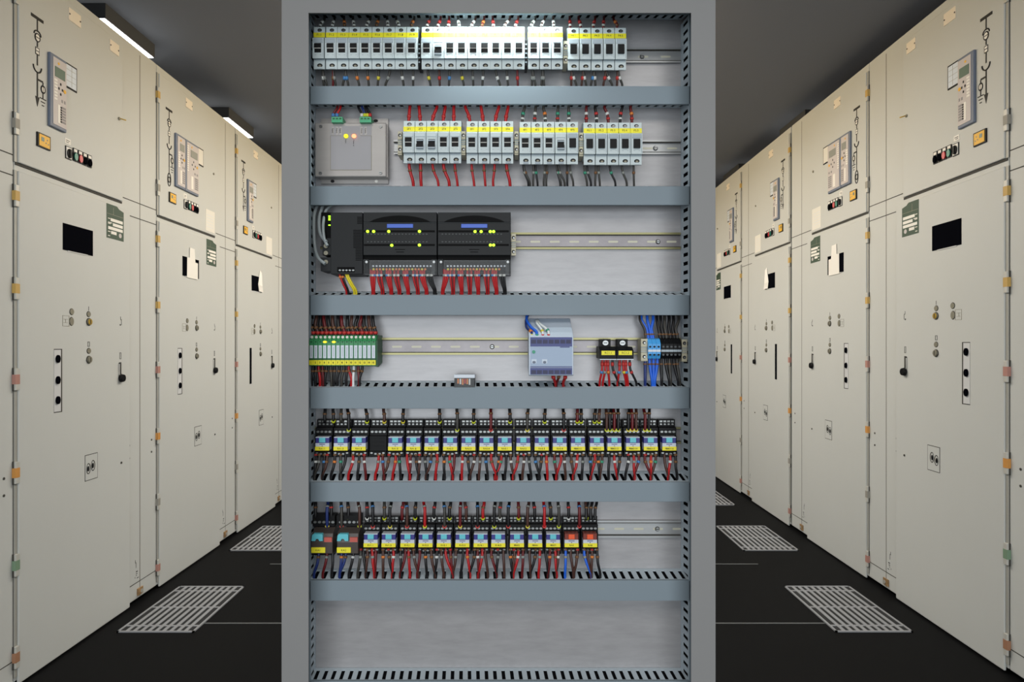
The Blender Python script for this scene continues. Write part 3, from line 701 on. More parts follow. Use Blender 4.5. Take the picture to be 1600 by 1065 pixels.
def iomod(x0, x1, label, leds, nblue):
    cx = (x0 + x1) / 2; w = x1 - x0
    v = Dev(cx, 365, 46); t = thing('controller_module', label, 'controller module', v.o)
    m = MB(); v.box(m, x0, x1, 331, 398.5, 4, 44, M_PLC); v.box(m, x0, x1, 331, 347, 40, 46, M_PLC); v.box(m, x0, x1, 398, 406, 4, 38, M_PLCD); v.box(m, x0, x1, 406, 428, 4, 34, M_PLC)
    v.box(m, x0, x1, 347.2, 348.2, 43, 45, M_PLCG); v.box(m, x0, x1, 331, 332.4, 44, 46.6, M_PLCG)
    m.build('housing', t, bevel=.0008)
    m = MB(); a = []
    for i in range(17):
        k = -1 + i / 8; a.append((cx + k * w * .415, 346.6 - 10 * (1 - k * k) ** .8 if abs(k) < 1 else 346.6))
    lo = [v.pt(x, y, 46) for x, y in a]; m.prism(lo, [p + Vector((0, -.0008, 0)) for p in lo], M_PLCD); m.build('arched_recess', t)
    m = MB(); bxm = nblue
    v.box(m, bxm - 20.5, bxm + 20.5, 349.6, 355.8, 44, 45.4, M_BLUE); m.build('blue_badge', t, bevel=.0006)
    m = MB(); v.box(m, x0 + 1, x1 - 3, 359.6, 362.6, 44, 44.5, M_PLCD); v.box(m, x0 + 1, x1 - 3, 381, 384, 44, 44.5, M_PLCD)
    for y in (365.5, 377.5):
        for k in range(18): v.box(m, x0 + 6 + k * 5.4, x0 + 8.5 + k * 5.4, y - .6, y + .6, 44, 44.4, M_PLCG)
    for k in (0, 1): v.box(m, cx - 8 + k * 2, cx + 8 - k * 2, 389 + k * 4, 390 + k * 4, 44, 44.4, M_PLCD)
    m.build('light_window', t)
    for x, y in leds:
        m = MB(); v.disc(m, x, y, 44.3, 45.6, 2.4, M_LED_G, 2.2, 10); m.build('status_light', t)
    m = MB(); v.box(m, x0 + 12, x1 - 6, 408, 423, 30, 38, M_BLACK); tb = m.build('terminal_strip', t)
    m = MB()
    for k in range(18):
        x = x0 + 15.5 + k * (w - 25) / 17.0
        v.disc(m, x, 415.4, 38, 39, 1.7, M_TAG, 1.3, 8)
    m.build('terminal_screw', tb)
    m = MB()
    for k in range(17):
        x = x0 + 16 + k * (w - 29) / 17.0; v.disc(m, x, 420.4, 38, 39.5, 1.9, MK['orange'] if k % 3 else MK['yellow'], 1.7, 8)
    m.build('wire_ferrule', tb)
    m = MB(); v.box(m, x0 + 9, x1 - 3, 406.5, 430, 41.6, 42.4, M_CLEAR); v.box(m, x0 + 9, x1 - 3, 406, 407.4, 38, 42.8, M_CLEAR)
    for x in (x0 + 4, x1 - 4): v.box(m, x - 4, x + 4, 405, 429, 34, 42.6, M_CLEAR)
    m.build('clear_cover', t)
    m = MB()
    for x in (x0 + 5, x1 - 4.5): v.disc(m, x, 409, 42.6, 43.4, 2.0, M_SCREW)
    m.build('cover_screw', t)
iomod(567.6, 682.4, 'black controller input module with six green lights, middle of third row', ((574.3, 361.3), (583.7, 361.3), (607.3, 361.3), (655.3, 361.2), (612, 383), (655.2, 382.6)), 625)
iomod(684, 798, 'black controller output module beside the gold rail, right one in third row', ((742.2, 361.5), (751.8, 361.5), (766, 361.5), (771.2, 361.5), (766.2, 382.6), (771.2, 382.6)), 741)

# green terminals, fourth row
v0 = Dev(486, 545, 44)
def gterm(cx, first=None):
    v = Dev(cx, 545, 44)
    t = bpy.data.objects.new('relay_terminal', None); C.objects.link(t); t['category'] = 'terminal block'
    prof = [(6, 530), (34, 523.5), (44, 533), (44, 571), (30, 572), (6, 562)]
    P2 = [(-d * S, v.z(y, d)) for d, y in prof]; w = 3.2 * S
    m = MB(); m.prism([(-w, y, z) for y, z in P2], [(w, y, z) for y, z in P2], M_GRN); v.box(m, cx - 3.2, cx + 3.2, 559.6, 562, 43, 44.5, M_GRND); m.build('body', t)
    m = MB(); v.box(m, cx - 2.5, cx + 2.5, 539.3, 559.3, 43, 45, M_TAG); v.box(m, cx - .4, cx + .4, 542, 557, 44.9, 45.2, M_BRKG); m.build('white_tag', t)
    m = MB(); v.box(m, cx - 3.3, cx + 3.3, 562.4, 570, 43, 45.4, M_LABY); m.build('number_tag', t)
    m = MB(); v.disc(m, cx, 533.8, 40, 44.8, 1.3, M_GRND, 1.2, 10); m.build('lamp_hole', t)
    p = v.pt(cx + .8, 527.5, 39.5); m = MB(); m.cyl(p + Vector((0, .002, 0)), (0, -1, .9), 2.2 * S, .003, M_WHITE, 10); m.build('test_point', t)
    return v, t
gv, gt = gterm(486.4)
for i in range(15):
    cx = 486.4 + i * 6.93; lab = 'green terminal block, %s from left in the fourth row' % nth(i + 1) + (', its lamp lit yellow' if i in (3, 5) else '')
    gt['group'] = 'green terminal blocks in the fourth row'
    if i == 0: t = gt; gt.location = gv.at(cx); gt['label'] = lab
    else: t = dup(gt, gv.at(cx), lab)
    if i in (3, 5):
        for c in child(t, 'lamp_hole'): bpy.data.objects.remove(c)
        m = MB(); gv.disc(m, 486.4 + .2, 534, 43, 45.6, 2.9, M_LED_A, 1.8, 12); m.build('yellow_lamp', t)
    tag_ = child(t, 'number_tag')[0]
    text('label_lettering', str(i + 1), .0058, (0, -45.6 * S - .0002, gv.z(566.3, 45.4)), tag_)
v = Dev(586, 548, 40); m = MB()
prof = [(2, 524), (34, 523), (41, 532), (41, 572), (30, 573), (2, 566)]
P2 = [(-d * S, v.z(y, d)) for d, y in prof]; m.prism([(-2.0 * S, y, z) for y, z in P2], [(1.6 * S, y, z) for y, z in P2], M_GRND)
tag(m.build('end_plate', None, v.o + Vector((.0030, 0, 0))), 'dark green end plate closing the green terminal row', 'end plate')

# white and blue power supply
v = Dev(861, 555, 62); t = thing('power_supply', 'white and blue power supply on the gold rail, fourth row', 'power supply', v.o)
m = MB(); prof = [(4, 497), (52, 519), (62, 526), (62, 585.5), (58, 587), (4, 575)]
P2 = [(-d * S, v.z(y, d)) for d, y in prof]; a, b = v.x(826.3, 62), v.x(896, 62)
m.prism([(a, y, z) for y, z in P2], [(b, y, z) for y, z in P2], M_PSU); m.build('housing', t, bevel=.0012)
m = MB(); v.box(m, 828.5, 894, 541.3, 572, 60, 62.8, M_PSUF); v.box(m, 875, 890, 541.3, 542.8, 62, 63, M_PSUB); m.build('face_plate', t)
for y0, y1, py0, py1 in ((526.5, 541, 530.5, 536.5), (574.5, 584.8, 578, 584)):
    m = MB(); v.box(m, 828.5, 894, y0, y1, 60, 63, M_PSUB)
    for k in range(7): v.box(m, 830 + k * 9.1, 837.6 + k * 9.1, py0, py1, 62, 63.4, M_PSUD)
    m.build('terminal_bar', t)
m = MB(); v.box(m, 828.5, 894, 572.3, 573.6, 60, 63.2, M_PSUB); v.disc(m, 834, 549.5, 62, 64, 2.6, MK['green']); m.build('indicator', t)
m = MB()
for x in (834.5, 851):
    v.box(m, x - 4, x + 4, 561, 567.5, 62.8, 63.2, M_PSU); v.disc(m, x, 565.6, 62.8, 64, 2.6, M_RELAYBLUE, 1.9)
m.build('adjuster', t)
# small spare relay lying on the duct
v = Dev(725, 597, 38); t = thing('spare_relay', 'small clear plug-in relay lying on the duct beneath the gold rail', 'relay', P(725, 605.2, 30))
def SB(mb, x0, x1, y0, y1, d0, d1, m): a, b = P(x0, y0, d1) - Vector(t.location), P(x1, y1, d1) - Vector(t.location); return mb.box(a.x, b.x, a.y, a.y + (d1 - d0) * S, b.z, a.z, m)
m = MB(); SB(m, 710, 741.5, 588, 605, 16, 36, M_PLC); m.build('base', t)
m = MB(); SB(m, 709.5, 741.8, 585, 590.2, 14, 38, M_TAG); m.build('cap', t)
m = MB()
for k, c in enumerate(('orange', 'white', 'orange', 'red', 'orange', 'white')): SB(m, 714.5 + k * 3.6, 717 + k * 3.6, 591.5, 599 + (k % 3), 35, 37, MK[c])
m.build('coil_contacts', t)
m = MB(); SB(m, 710.5, 741, 590.4, 604.8, 37.4, 38, M_CLEAR); m.build('clear_case', t)

# two black sensor modules
for i, cx in enumerate((950.3, 977)):
    v = Dev(cx, 550, 46); t = thing('sensor_module', 'black module with yellow label and chrome screw, %s of two beside the blue terminals' % ('left' if i == 0 else 'right'), 'sensor module', v.o, group='black modules beside the blue terminals')
    m = MB(); prof = [(4, 541), (34, 541.5), (44, 546.5), (46, 548), (46, 560.5), (4, 559)]
    P2 = [(-d * S, v.z(y, d)) for d, y in prof]; w = 13.1 * S; m.prism([(-w, y, z) for y, z in P2], [(w, y, z) for y, z in P2], M_BLACK); m.build('body', t, bevel=.0006)
    m = MB(); v.box(m, cx - 13, cx + 13, 560.6, 562, 40, 46.2, M_TAG); m.build('base_rim', t)
    x = cx - 4.2; m = MB(); v.box(m, x - 8, x + 8, 529.5, 543, 4, 24, M_BLACK); m.build('mounting_lug', t)
    m = MB(); v.disc(m, x, 535.5, 23, 25, 5.4, M_HOLE); v.disc(m, x, 535.5, 25, 28, 4.6, M_SCREW, 4.0); v.box(m, x - 3, x + 3, 535, 535.9, 27.6, 28.2, M_HOLE); m.build('mounting_screw', t)
    m = MB(); v.box(m, cx - 10.4, cx + 10.6, 547.8, 554.4, 45, 46.9, M_LABY); lb = m.build('label_plate', t)
    text('label_lettering', ('RC1.1', 'RC1.2')[i], .0062, (0, -47.1 * S, v.z(551.2, 47)), lb)
# blue and black terminals
def tblock(cx, w, m_, lab, grp, nm):
    v = Dev(cx, 546, 42); t = thing('terminal_block', lab, 'terminal block', v.o, group=grp)
    m = MB(); prof = [(4, 536), (30, 528), (36, 530), (42, 537), (42, 553), (38, 560), (4, 556)]
    P2 = [(-d * S, v.z(y, d)) for d, y in prof]; m.prism([(-w * S, y, z) for y, z in P2], [(w * S, y, z) for y, z in P2], m_); m.build('body', t, bevel=.0003)
    m = MB(); v.box(m, cx - w, cx + w, 546.0, 549.4, 41, 42.6, M_TAG if nm else M_BRKG); m.build('marker_tag', t)
    m = MB()
    for y in (541.5, 554): v.disc(m, cx, y, 39, 42.5, 1.9, M_HOLE if nm else M_PLCG, 1.5, 10)
    m.build('terminal_screw', t)
for i in range(3): tblock(1016 + i * 6.6, 3.2, M_BLUET, 'blue terminal block, %s of three at the right of the fourth row' % nth(i + 1), 'blue terminal blocks', True)
for i in range(5): tblock(1036.6 + i * 6.3, 3.05, M_BLACK, 'black terminal block, %s of five at the right end of the fourth row' % nth(i + 1), 'black terminal blocks', False)

# relay rows
def socket(cy):
    v = Dev(800, cy, 34); t = bpy.data.objects.new('relay_socket', None); C.objects.link(t); t['category'] = 'relay socket'
    y = cy - 695
    prof = [(4, 654), (15, 655), (15, 666), (23, 668), (23, 680), (26, 681), (26, 704), (29, 705), (29, 713), (20, 714), (4, 706)]
    P2 = [(-d * S, v.z(q + y, d)) for d, q in prof]; w = 13.7 * S
    m = MB(); m.prism([(-w, a, b) for a, b in P2], [(w, a, b) for a, b in P2], M_BLACK)
    for k in range(3): v.box(m, 791, 809, 684 + y + k * 6, 684.8 + y + k * 6, 25, 26.8, M_PLC)
    m.build('socket_body', t, bevel=.0005)
    m = MB()
    for k in range(4):
        x = 791.2 + k * 6
        v.box(m, x - 2.1, x + 2.1, 656.6 + y, 659.4 + y, 14.4, 15.6, M_DOT); v.disc(m, x, 662.4 + y, 14, 15.8, 1.9, M_DOT, 1.3, 8)
    m.build('terminal_screw', t)
    m = MB()
    for k in range(4): v.disc(m, 790.6 + k * 6.2, 674.3 + y, 22, 24.2, 2.5, M_DOT, 1.7, 8)
    m.build('terminal_screw', t)
    m = MB()
    for k, dy in enumerate((0, 1.4, 1.4, 0)): v.disc(m, 790.6 + k * 6.2, 707.4 + dy + y, 28, 29.8, 2.1, M_DOT, 1.4, 8)
    m.build('terminal_screw', t)
    return v, t
def relay(cy, orange=False):
    v = Dev(800, cy, 42); t = bpy.data.objects.new('plug_in_relay', None); C.objects.link(t); t['category'] = 'relay'
    y = cy - 695; A = M_RLO if orange else M_RLB
    m = MB(); v.box(m, 789.4, 810.6, 682.6 + y, 692.4 + y, 27, 40, A); v.box(m, 789.4, 810.6, 682.4 + y, 683.8 + y, 27, 40.6, M_RLW if not orange else A); v.box(m, 789.2, 810.8, 692 + y, 703 + y, 27, 41, M_RLW)
    v.box(m, 795.5, 804.5, 693.4 + y, 694.4 + y, 40.8, 41.4, M_RLB); v.disc(m, 800, 696.4 + y, 40.8, 41.4, .9, M_INK, .6, 8)
    m.build('relay_case', t, bevel=.0004)
    m = MB(); v.box(m, 795.2, 804.8, 683.8 + y, 691.2 + y, 39, 42, M_ORAN if orange else M_CYAN); m.build('test_button', t, bevel=.0006)
    m = MB(); v.box(m, 789.0, 811.0, 697.6 + y, 703.6 + y, 40, 42, M_LABY); m.build('label_plate', t)
    return v, t
def relay_row(cy, xs, orange, names, rowname, missing=()):
    sv, s0 = socket(cy); s0['group'] = 'relay sockets in the ' + rowname
    protos = {}
    for i, (x, nm) in enumerate(zip(xs, names)):
        lab = 'black relay socket, %s from left in the %s' % (nth(i + 1), rowname) + (', left empty' if i in missing else '')
        if i == 0: s0.location = sv.at(x); s0['label'] = lab
        else: dup(s0, sv.at(x), lab)
        if i in missing: continue
        o = i in orange
        lab = '%s relay with yellow label, %s from left in the %s' % ('orange-buttoned' if o else 'blue', nth(i + 1), rowname)
        if o not in protos:
            protos[o] = relay(cy, o); v, r = protos[o]; r.location = v.at(x); r['label'] = lab; r['group'] = 'plug-in relays in the ' + rowname
        else: v, p = protos[o]; r = dup(p, v.at(x), lab)
        text('label_lettering', nm, .0054, (0, -42.1 * S - .0002, v.z(cy + 5.7, 42)), child(r, 'label_plate')[0])
X5 = [503.2, 532, 560.3, 589, 617.3, 645.6, 674, 703.2, 731.8, 760, 788.6, 817.7, 846.4, 874.7, 903.2, 932.8, 960.2, 989.3, 1017, 1046]
N5 = ['RA1.1', 'RA1.2', 'RA1.3', '', 'RA1.5', 'RA1.6', 'RA2.1', 'RA2.2', 'RA2.3', 'RA2.4', 'RA3.1', 'RA3.2', 'RA3.3', 'RA3.4', 'RAO1.1', 'RAO1.2', 'RAO1.3', 'RAO1.4', 'RAO1.5', 'RAO1.6']
relay_row(695, X5, (), N5, 'upper relay row', (3,))
X6 = [579, 607, 636.5, 664.7, 693.4, 722.4, 751, 778.5, 807.8, 836.3, 864.4, 893.2, 922.2]
N6 = ['RV1.1', 'RV1.2', 'RV2.1', 'RV2.2', 'RV3.1', 'RV3.2', 'RV4.1', 'RV4.2', 'RV5', 'RV6', 'RV7', 'RA5', 'RA6']
relay_row(846, X6, (11, 12), N6, 'lower relay row')
for i, cx in enumerate((505, 545)):
    v = Dev(cx, 845, 44); t = thing('timer_relay', 'smoky timer relay with cyan lever, %s of the pair in the lower relay row' % ('left' if i == 0 else 'right'), 'timer relay', v.o, group='timer relays in the lower relay row')
    m = MB(); v.box(m, cx - 19, cx + 18, 805, 822, 4, 22, M_BLACK); m.build('terminal_strip', t)
    m = MB(); v.box(m, cx - 18, cx + 17, 856, 867, 4, 30, M_BLACK); m.build('timer_base', t)
    m = MB()
    for k in range(5): v.disc(m, cx - 13 + k * 7, 815.5, 21, 23.5, 2.6, M_DOT, 2, 8)
    m.build('terminal_screw', t)
    m = MB(); prof = [(4, 822), (26, 823), (40, 833), (44, 847), (44, 864.5), (4, 862)]; P2 = [(-d * S, v.z(q, d)) for d, q in prof]
    a, b = v.x(cx - 18.6, 44), v.x(cx + 14.5, 44); m.prism([(a, p, q) for p, q in P2], [(b, p, q) for p, q in P2], M_SMOKE); m.build('timer_case', t, bevel=.001)
    m = MB(); a = []
    lo = [(cx - 18.5, 845), (cx - 17.5, 836), (cx - 15.5, 834), (cx - 2, 834), (cx - 1, 836), (cx - 1, 845), (cx - 6, 845), (cx - 8, 841.6), (cx - 11, 841.6), (cx - 13, 845)]
    q = [v.pt(x_, y_, 46) for x_, y_ in lo]; m.prism(q, [p + Vector((0, .012, 0)) for p in q], M_CYAN); m.build('cyan_lever', t)
    m = MB(); v.box(m, cx + 1.5, cx + 13.5, 839.5, 846.5, 40, 45, M_TSTRIP); m.build('red_strip', t)
    m = MB(); v.box(m, cx - 19, cx + 3, 855, 863.6, 43, 45.5, M_LABY); lb = m.build('label_plate', t, bevel=.0008)
    text('label_lettering', ('KA1', 'KA2')[i], .006, (v.x(cx - 8, 45.5), -45.7 * S, v.z(859.4, 45.5)), lb)

# ------------------------------------------------------------------ wires
def cat(pts, n=5):
    out = []
    for i in range(len(pts) - 1):
        p0, p1, p2, p3 = pts[max(i - 1, 0)], pts[i], pts[i + 1], pts[min(i + 2, len(pts) - 1)]
        for k in range(n):
            t = k / n; out.append(0.5 * ((2 * p1) + (p2 - p0) * t + (2 * p0 - 5 * p1 + 4 * p2 - p3) * t * t + (3 * p1 - p0 - 3 * p2 + p3) * t ** 3))
    out.append(pts[-1]); return out
NICE = dict(red='red', dark='black', brown='brown', grey='grey', blue='blue', navy='dark blue', yellow='yellow', white='white', charcoal='dark grey', maroon='dark red')
counts = {}
WIRES = []
def wire(pts, r, col, where, marks=(), cable=False):
    """marks: (t, colour, length in px); where ends the label: '... wire, Nth from left ' + where"""
    counts[where] = counts.get(where, 0) + 1
    lab = '%s %s, %s from left %s' % (NICE[col], 'cable' if cable else 'wire', nth(counts[where]), where)
    size = r * sum((Vector(pts[i + 1]) - Vector(pts[i])).length for i in range(len(pts) - 1))
    WIRES.append((size, len(WIRES), pts, r, col, where, marks, cable, lab))
def tube_of(mb, c, o, r, m): mb.tube([p - o for p in c], r * S, m, 7)
def sleeve(mb, c, o, r, t, mc, ln):
    i = min(len(c) - 2, max(0, int(t * (len(c) - 1)))); d = (c[i + 1] - c[i]).normalized(); p = c[i].lerp(c[i + 1], t * (len(c) - 1) - i)
    mb.tube([p - o - d * (ln * S / 2), p - o + d * (ln * S / 2)], (r + .75) * S, MK[mc], 8)
def build_wires(most=298):
    place = {}
    for w in WIRES: place.setdefault(w[5], []).append((sum(p[0] for p in w[2]) / len(w[2]), w[1]))
    rank = {}
    for k, v in place.items():
        for j, (_, i) in enumerate(sorted(v)): rank[i] = nth(j + 1)
    rest = MB(); o0 = P(800, 700, 0)
    for q, w in enumerate(sorted(WIRES, key=lambda w: (not w[7], -w[0], w[1]))):
        size, _, pts, r, col, where, marks, cable, lab = w
        lab = '%s %s, %s from left %s' % (NICE[col], 'cable' if cable else 'wire', rank[_], where)
        c = cat([P(*p) for p in pts]); o = c[0].copy()
        if q >= most:
            tube_of(rest, c, o0, r, WM[col])
            for t, mc, ln in marks: sleeve(rest, c, o0, r, t, mc, ln)
            continue
        m = MB(); tube_of(m, c, o, r, WM[col]); b = m.build('cable' if cable else 'wire', None, o)
        tag(b, lab, 'cable' if cable else 'wire', 'wires ' + where)
        for t, mc, ln in marks:
            m = MB(); sleeve(m, c, o, r, t, mc, ln); m.build('marker_sleeve', b)['label'] = mc + ' marker sleeve'
    if rest.v:
        b = rest.build('wire', None, o0); tag(b, 'the shortest thin wires between the devices and the slotted ducts', 'wires'); b['kind'] = 'stuff'
def cx4(off, a): return [off + .1625 * k for k in a]
# row 1, above
W1 = 'between the top duct and the top breakers'
tops = cx4(440, (415, 510, 600, 685, 855, 935, 1015, 1100, 1275)) + cx4(640, (200, 300, 380, 465, 635, 718, 798, 965, 1045, 1210, 1300, 1380)) + cx4(860, (185, 270, 430, 515, 605))
ends = cx4(440, (375, 490, 605, 695, 820, 915, 1020, 1125, 1250)) + cx4(640, (170, 275, 375, 475, 600, 700, 805, 920, 1020, 1175, 1270, 1385)) + cx4(860, (190, 290, 415, 510, 640))
mk1 = 'white white orange white white orange white white orange red red red white white orange red white red white white white red red red red orange'.split()
c1 = 'charcoal charcoal charcoal charcoal charcoal charcoal charcoal charcoal charcoal brown maroon maroon charcoal brown maroon maroon brown maroon charcoal brown brown maroon maroon maroon maroon maroon'.split()
for a, b, k, c in zip(tops, ends, mk1, c1):
    ms = [(.50, k, 4.2), (.72, 'white' if k != 'orange' else 'brown', 2.6)]
    wire([(a, 25, 20), (a - (a - b) * .15, 31, 25), (b, 38, 27), (b, 45, 24)], 1.9, c, W1, ms)
# row 1, below
W1b = 'under the top row of breakers'
spec = [(395, 405, 'white'), (398, 435, 'grey'), (495, 495, 'brown'), (498, 520, 'grey'), (615, 590, 'blue'), (617, 640, 'blue'), (715, 745, 'orange'), (825, 838, 'orange'), (935, 925, 'yellow'), (1040, 1000, 'grey'), (1155, 1172, 'white'), (1265, 1265, 'white')]
L1 = [(440 + .1625 * a, 440 + .1625 * b, k) for a, b, k in spec]
spec = [(175, 200, 'yellow'), (285, 290, 'red'), (385, 378, 'blue'), (497, 520, 'yellow'), (607, 612, 'grey'), (707, 700, 'white'), (830, 868, 'white'), (935, 946, 'white'), (1035, 1040, 'red'), (1180, 1176, 'grey'), (1188, 1208, 'grey'), (1278, 1268, 'grey'), (1284, 1292, 'grey')]
L1 += [(640 + .1625 * a, 640 + .1625 * b, k) for a, b, k in spec]
spec = [(203, 200, 'red'), (208, 248, 'white'), (313, 300, 'red'), (318, 343, 'white'), (417, 390, 'blue'), (423, 432, 'white'), (532, 510, 'red'), (540, 592, 'white'), (646, 640, 'red'), (652, 690, 'white')]
L1 += [(860 + .1625 * a, 860 + .1625 * b, k) for a, b, k in spec]
for i, (a, b, k) in enumerate(L1):
    c = 'charcoal' if k in ('grey', 'white', 'blue', 'orange', 'yellow') else ('brown' if i % 2 else 'maroon')
    wire([(a, 103, 30), (a, 112, 30), (a * .6 + b * .4, 122, 28), (b, 132, 24), (b, 142, 18)], 1.85, c, W1b, [(.12, 'yellow' if i % 3 == 0 else 'brown', 3.0), (.5, k, 5.2)])
# row 2, above
W2 = 'between the second duct and the second breaker row'
A = cx4(620, (125, 215, 385, 465, 548, 660, 810, 980, 1070)); B = cx4(620, (115, 225, 340, 445, 548, 705, 830, 945, 1045))
for a, b in zip(A, B): wire([(a, 160, 20), (a, 168, 24), ((a + b * 2) / 3, 180, 26), (b, 191, 26)], 2.5, 'red', W2, [(.72, 'red', 3.5)])
A = cx4(620, (1230, 1335, 1410, 1550)) + cx4(860, (175, 345, 430, 520, 690, 770)); B = cx4(620, (1205, 1325, 1430, 1545)) + cx4(860, (178, 345, 445, 560, 668, 785))
for i, (a, b) in enumerate(zip(A, B)):
    col = 'charcoal' if i < 5 else ('maroon' if i % 2 else 'dark')
    wire([(a + 2, 160, 20), (a, 168, 25), ((a + b * 2) / 3, 178, 26), (b, 193, 26)], 2.3, col, W2, [(.66, ('green', 'white', 'orange', 'green', 'green', 'white', 'red', 'white', 'red', 'orange')[i], 4), (.82, 'red' if i % 2 else 'white', 2.6)])
# row 2, below
W2b = 'under the second row of breakers'
A = cx4(620, (120, 228, 345, 450, 558, 720, 838, 940, 1055)); B = cx4(620, (155, 232, 395, 500, 580, 740, 848, 925, 1085))
for i, (a, b) in enumerate(zip(A, B)): wire([(a, 249, 30), (a, 260, 30), ((a * 2 + b) / 3, 270, 29), (b, 283, 26), (b + 1, 296, 20)], 2.5 if i in (0, 1, 8, 3) else 2.0, 'red', W2b, [(.05, 'brown' if i % 2 else 'red', 4), (.42, 'brown', 3)])
SP = [(620, 1218, 1262), (620, 1226, 1278), (620, 1315, 1310), (620, 1335, 1352), (620, 1424, 1412), (620, 1445, 1436), (620, 1540, 1570), (860, 62, 100), (860, 80, 135), (860, 160, 162), (860, 188, 218), (860, 326, 350), (860, 352, 388), (860, 436, 430), (860, 462, 474), (860, 572, 622), (860, 688, 732), (860, 800, 803)]
for i, (o_, a, b) in enumerate(SP):
    a = o_ + .1625 * a; b = o_ + .1625 * b
    wire([(a, 250, 30), (a, 262, 30), ((a * 2 + b) / 3, 272, 29), (b, 284, 26), (b + .5, 296, 20)], 1.7, 'charcoal' if i % 3 else 'dark', W2b, [(.1, ('red' if i in (7, 8, 15, 16) else 'brown'), 3.5), (.45, ('grey', 'brown', 'grey', 'green')[i % 4], 4)])
# signal module
W2s = 'entering the aluminium signal module'
for a, b, c, k in ((526, 521, 'maroon', 'blue'), (531, 527, 'red', 'blue'), (559, 565, 'dark', 'white'), (565, 570, 'navy', 'lime'), (570, 574, 'dark', 'yellow'), (572, 578, 'dark', 'red')):
    wire([(a, 160, 18), (a + 1, 168, 24), (b, 178, 26), (b, 185, 26)], 1.9, c, W2s, [(.75, k, 5)])
# row 3: grey cables and controller wires
W3 = 'curving down to the black controller'
wire([(497, 318, 14), (493, 328, 24), (490.5, 342, 30), (491.5, 380, 34), (497, 402, 42), (508, 412, 46)], 2.7, 'grey', W3, cable=True)
wire([(506, 318, 14), (502, 328, 24), (498.5, 345, 32), (501, 366, 38), (510, 378, 46)], 2.7, 'grey', W3, cable=True)
wire([(522, 318, 12), (514, 324, 20), (508, 332, 30), (505, 352, 40), (507, 374, 44), (512, 384, 46)], 2.4, 'grey', W3, cable=True)
W3b = 'below the black controller'
for a, b, c in ((531, 541, 'red'), (535, 544, 'dark'), (541, 553, 'yellow'), (544, 556.5, 'yellow')):
    wire([(a, 420, 38), (a, 430, 40), ((a + b) / 2, 443, 37), (b, 454, 32), (b, 464, 24)], 1.7, c, W3b, [(.3, 'orange', 3)] if c in ('red', 'dark') else ())
bund = []
for o_, sc, st, en in ((470, .1596, (705, 770, 860, 935, 1025, 1120, 1190, 1260), (710, 800, 885, 965, 1050, 1145, 1230, 1310)), (640, .1625, (350, 410, 490, 575, 650, 740, 815, 890), (320, 418, 500, 580, 660, 750, 835, 915))):
    for i, (a, b) in enumerate(zip(st, en)):
        col = 'dark' if i == 7 else 'red'
        for k in (-1, 0, 1):
            x = o_ + sc * a + k * 3.0; e = o_ + sc * b + k * 1.5
            cc = col if (k or col == 'dark') else ('maroon' if i % 2 else 'red')
            wire([(x, 421, 36), (x, 430, 39), (x * .6 + e * .4, 442, 37), (e, 453, 33), (e, 464, 24)], 1.75, cc, W3b, [(.25, ('white', 'blue', 'white', 'grey')[(i + k) % 4], 3.4)])
# row 4: green terminals
W4 = 'above the green terminals'
for i in range(15):
    x = 486.5 + i * 6.93
    a = x + R.uniform(-2, 3)
    wire([(a, 489, 16), (a, 496, 24), (x + R.uniform(-1, 1), 508, 28), (x + 3, 517, 28), (x + 3, 525, 27)], 2.7, ('dark', 'brown', 'dark', 'maroon')[i % 4], W4, [(.60, 'brown', 3), (.82, 'red', 4.5)])
W4b = 'below the green terminals'
for a, b, c in ((489, 487, 'dark'), (494, 493, 'dark'), (498, 500, 'red'), (504, 505, 'maroon'), (510, 508, 'dark'), (517, 518, 'charcoal'), (523, 522, 'dark'), (530, 527, 'dark'), (537, 534, 'charcoal'), (542, 541, 'dark'), (545, 549, 'red'), (553, 552, 'white'), (560, 561, 'maroon'), (566, 562, 'dark')):
    wire([(a, 567, 30), (a, 577, 31), (b, 590, 31), (b, 602, 28), (b, 610, 22)], 2.2, c, W4b, [(.3, 'brown', 3)])
W4c = 'at the white power supply'
SPW = [([(826, 490, 12), (822, 500, 22), (823, 512, 40), (830, 518, 52), (831, 526, 56)], 2.0, 'navy', [(.72, 'orange', 5), (.93, 'yellow', 4)]),
       ([(824, 490, 12), (823, 500, 24), (830, 511, 44), (838, 518, 54), (839, 526, 57)], 2.3, 'blue', [(.93, 'green', 4)]),
       ([(838, 500, 12), (839, 505, 36), (845, 513, 50), (848, 519, 55), (848, 526, 57)], 2.0, 'white', [(.66, 'yellow', 3), (.93, 'red', 4)]),
       ([(840, 500, 12), (844, 506, 36), (852, 512, 50), (857, 518, 55), (857, 526, 57)], 2.0, 'white', [(.66, 'green', 3), (.93, 'red', 4)]),
       ([(862, 582, 50), (865, 590, 46), (868, 600, 34), (869, 610, 22)], 2.4, 'red', [(.3, 'red', 4)]),
       ([(872, 582, 50), (873, 589, 46), (870, 598, 36), (869, 610, 24)], 2.0, 'maroon', [(.3, 'brown', 4)]),
       ([(884, 582, 50), (883, 590, 46), (880, 598, 36), (881, 610, 22)], 2.4, 'red', [(.3, 'red', 4)])]
for p, r, c, k in SPW: wire(p, r, c, W4c, k)
W4d = 'below the two yellow-labelled black modules'
for a, b, c, k in ((941, 937, 'red', 'blue'), (946, 942, 'red', 'grey'), (950, 952, 'red', 'orange'), (957, 966, 'dark', 'red'), (968, 965, 'red', 'blue'), (974, 978, 'red', 'yellow'), (978, 981, 'red', 'blue'), (984, 994, 'dark', 'red')):
    wire([(a, 558, 36), (a, 570, 36), (a + (b - a) * .2, 580, 36), (b, 597, 31), (b, 609, 22)], 1.9, c, W4d, [(.22, 'red', 6), (.52, k, 4)])
W4e = 'above the blue and black terminals'
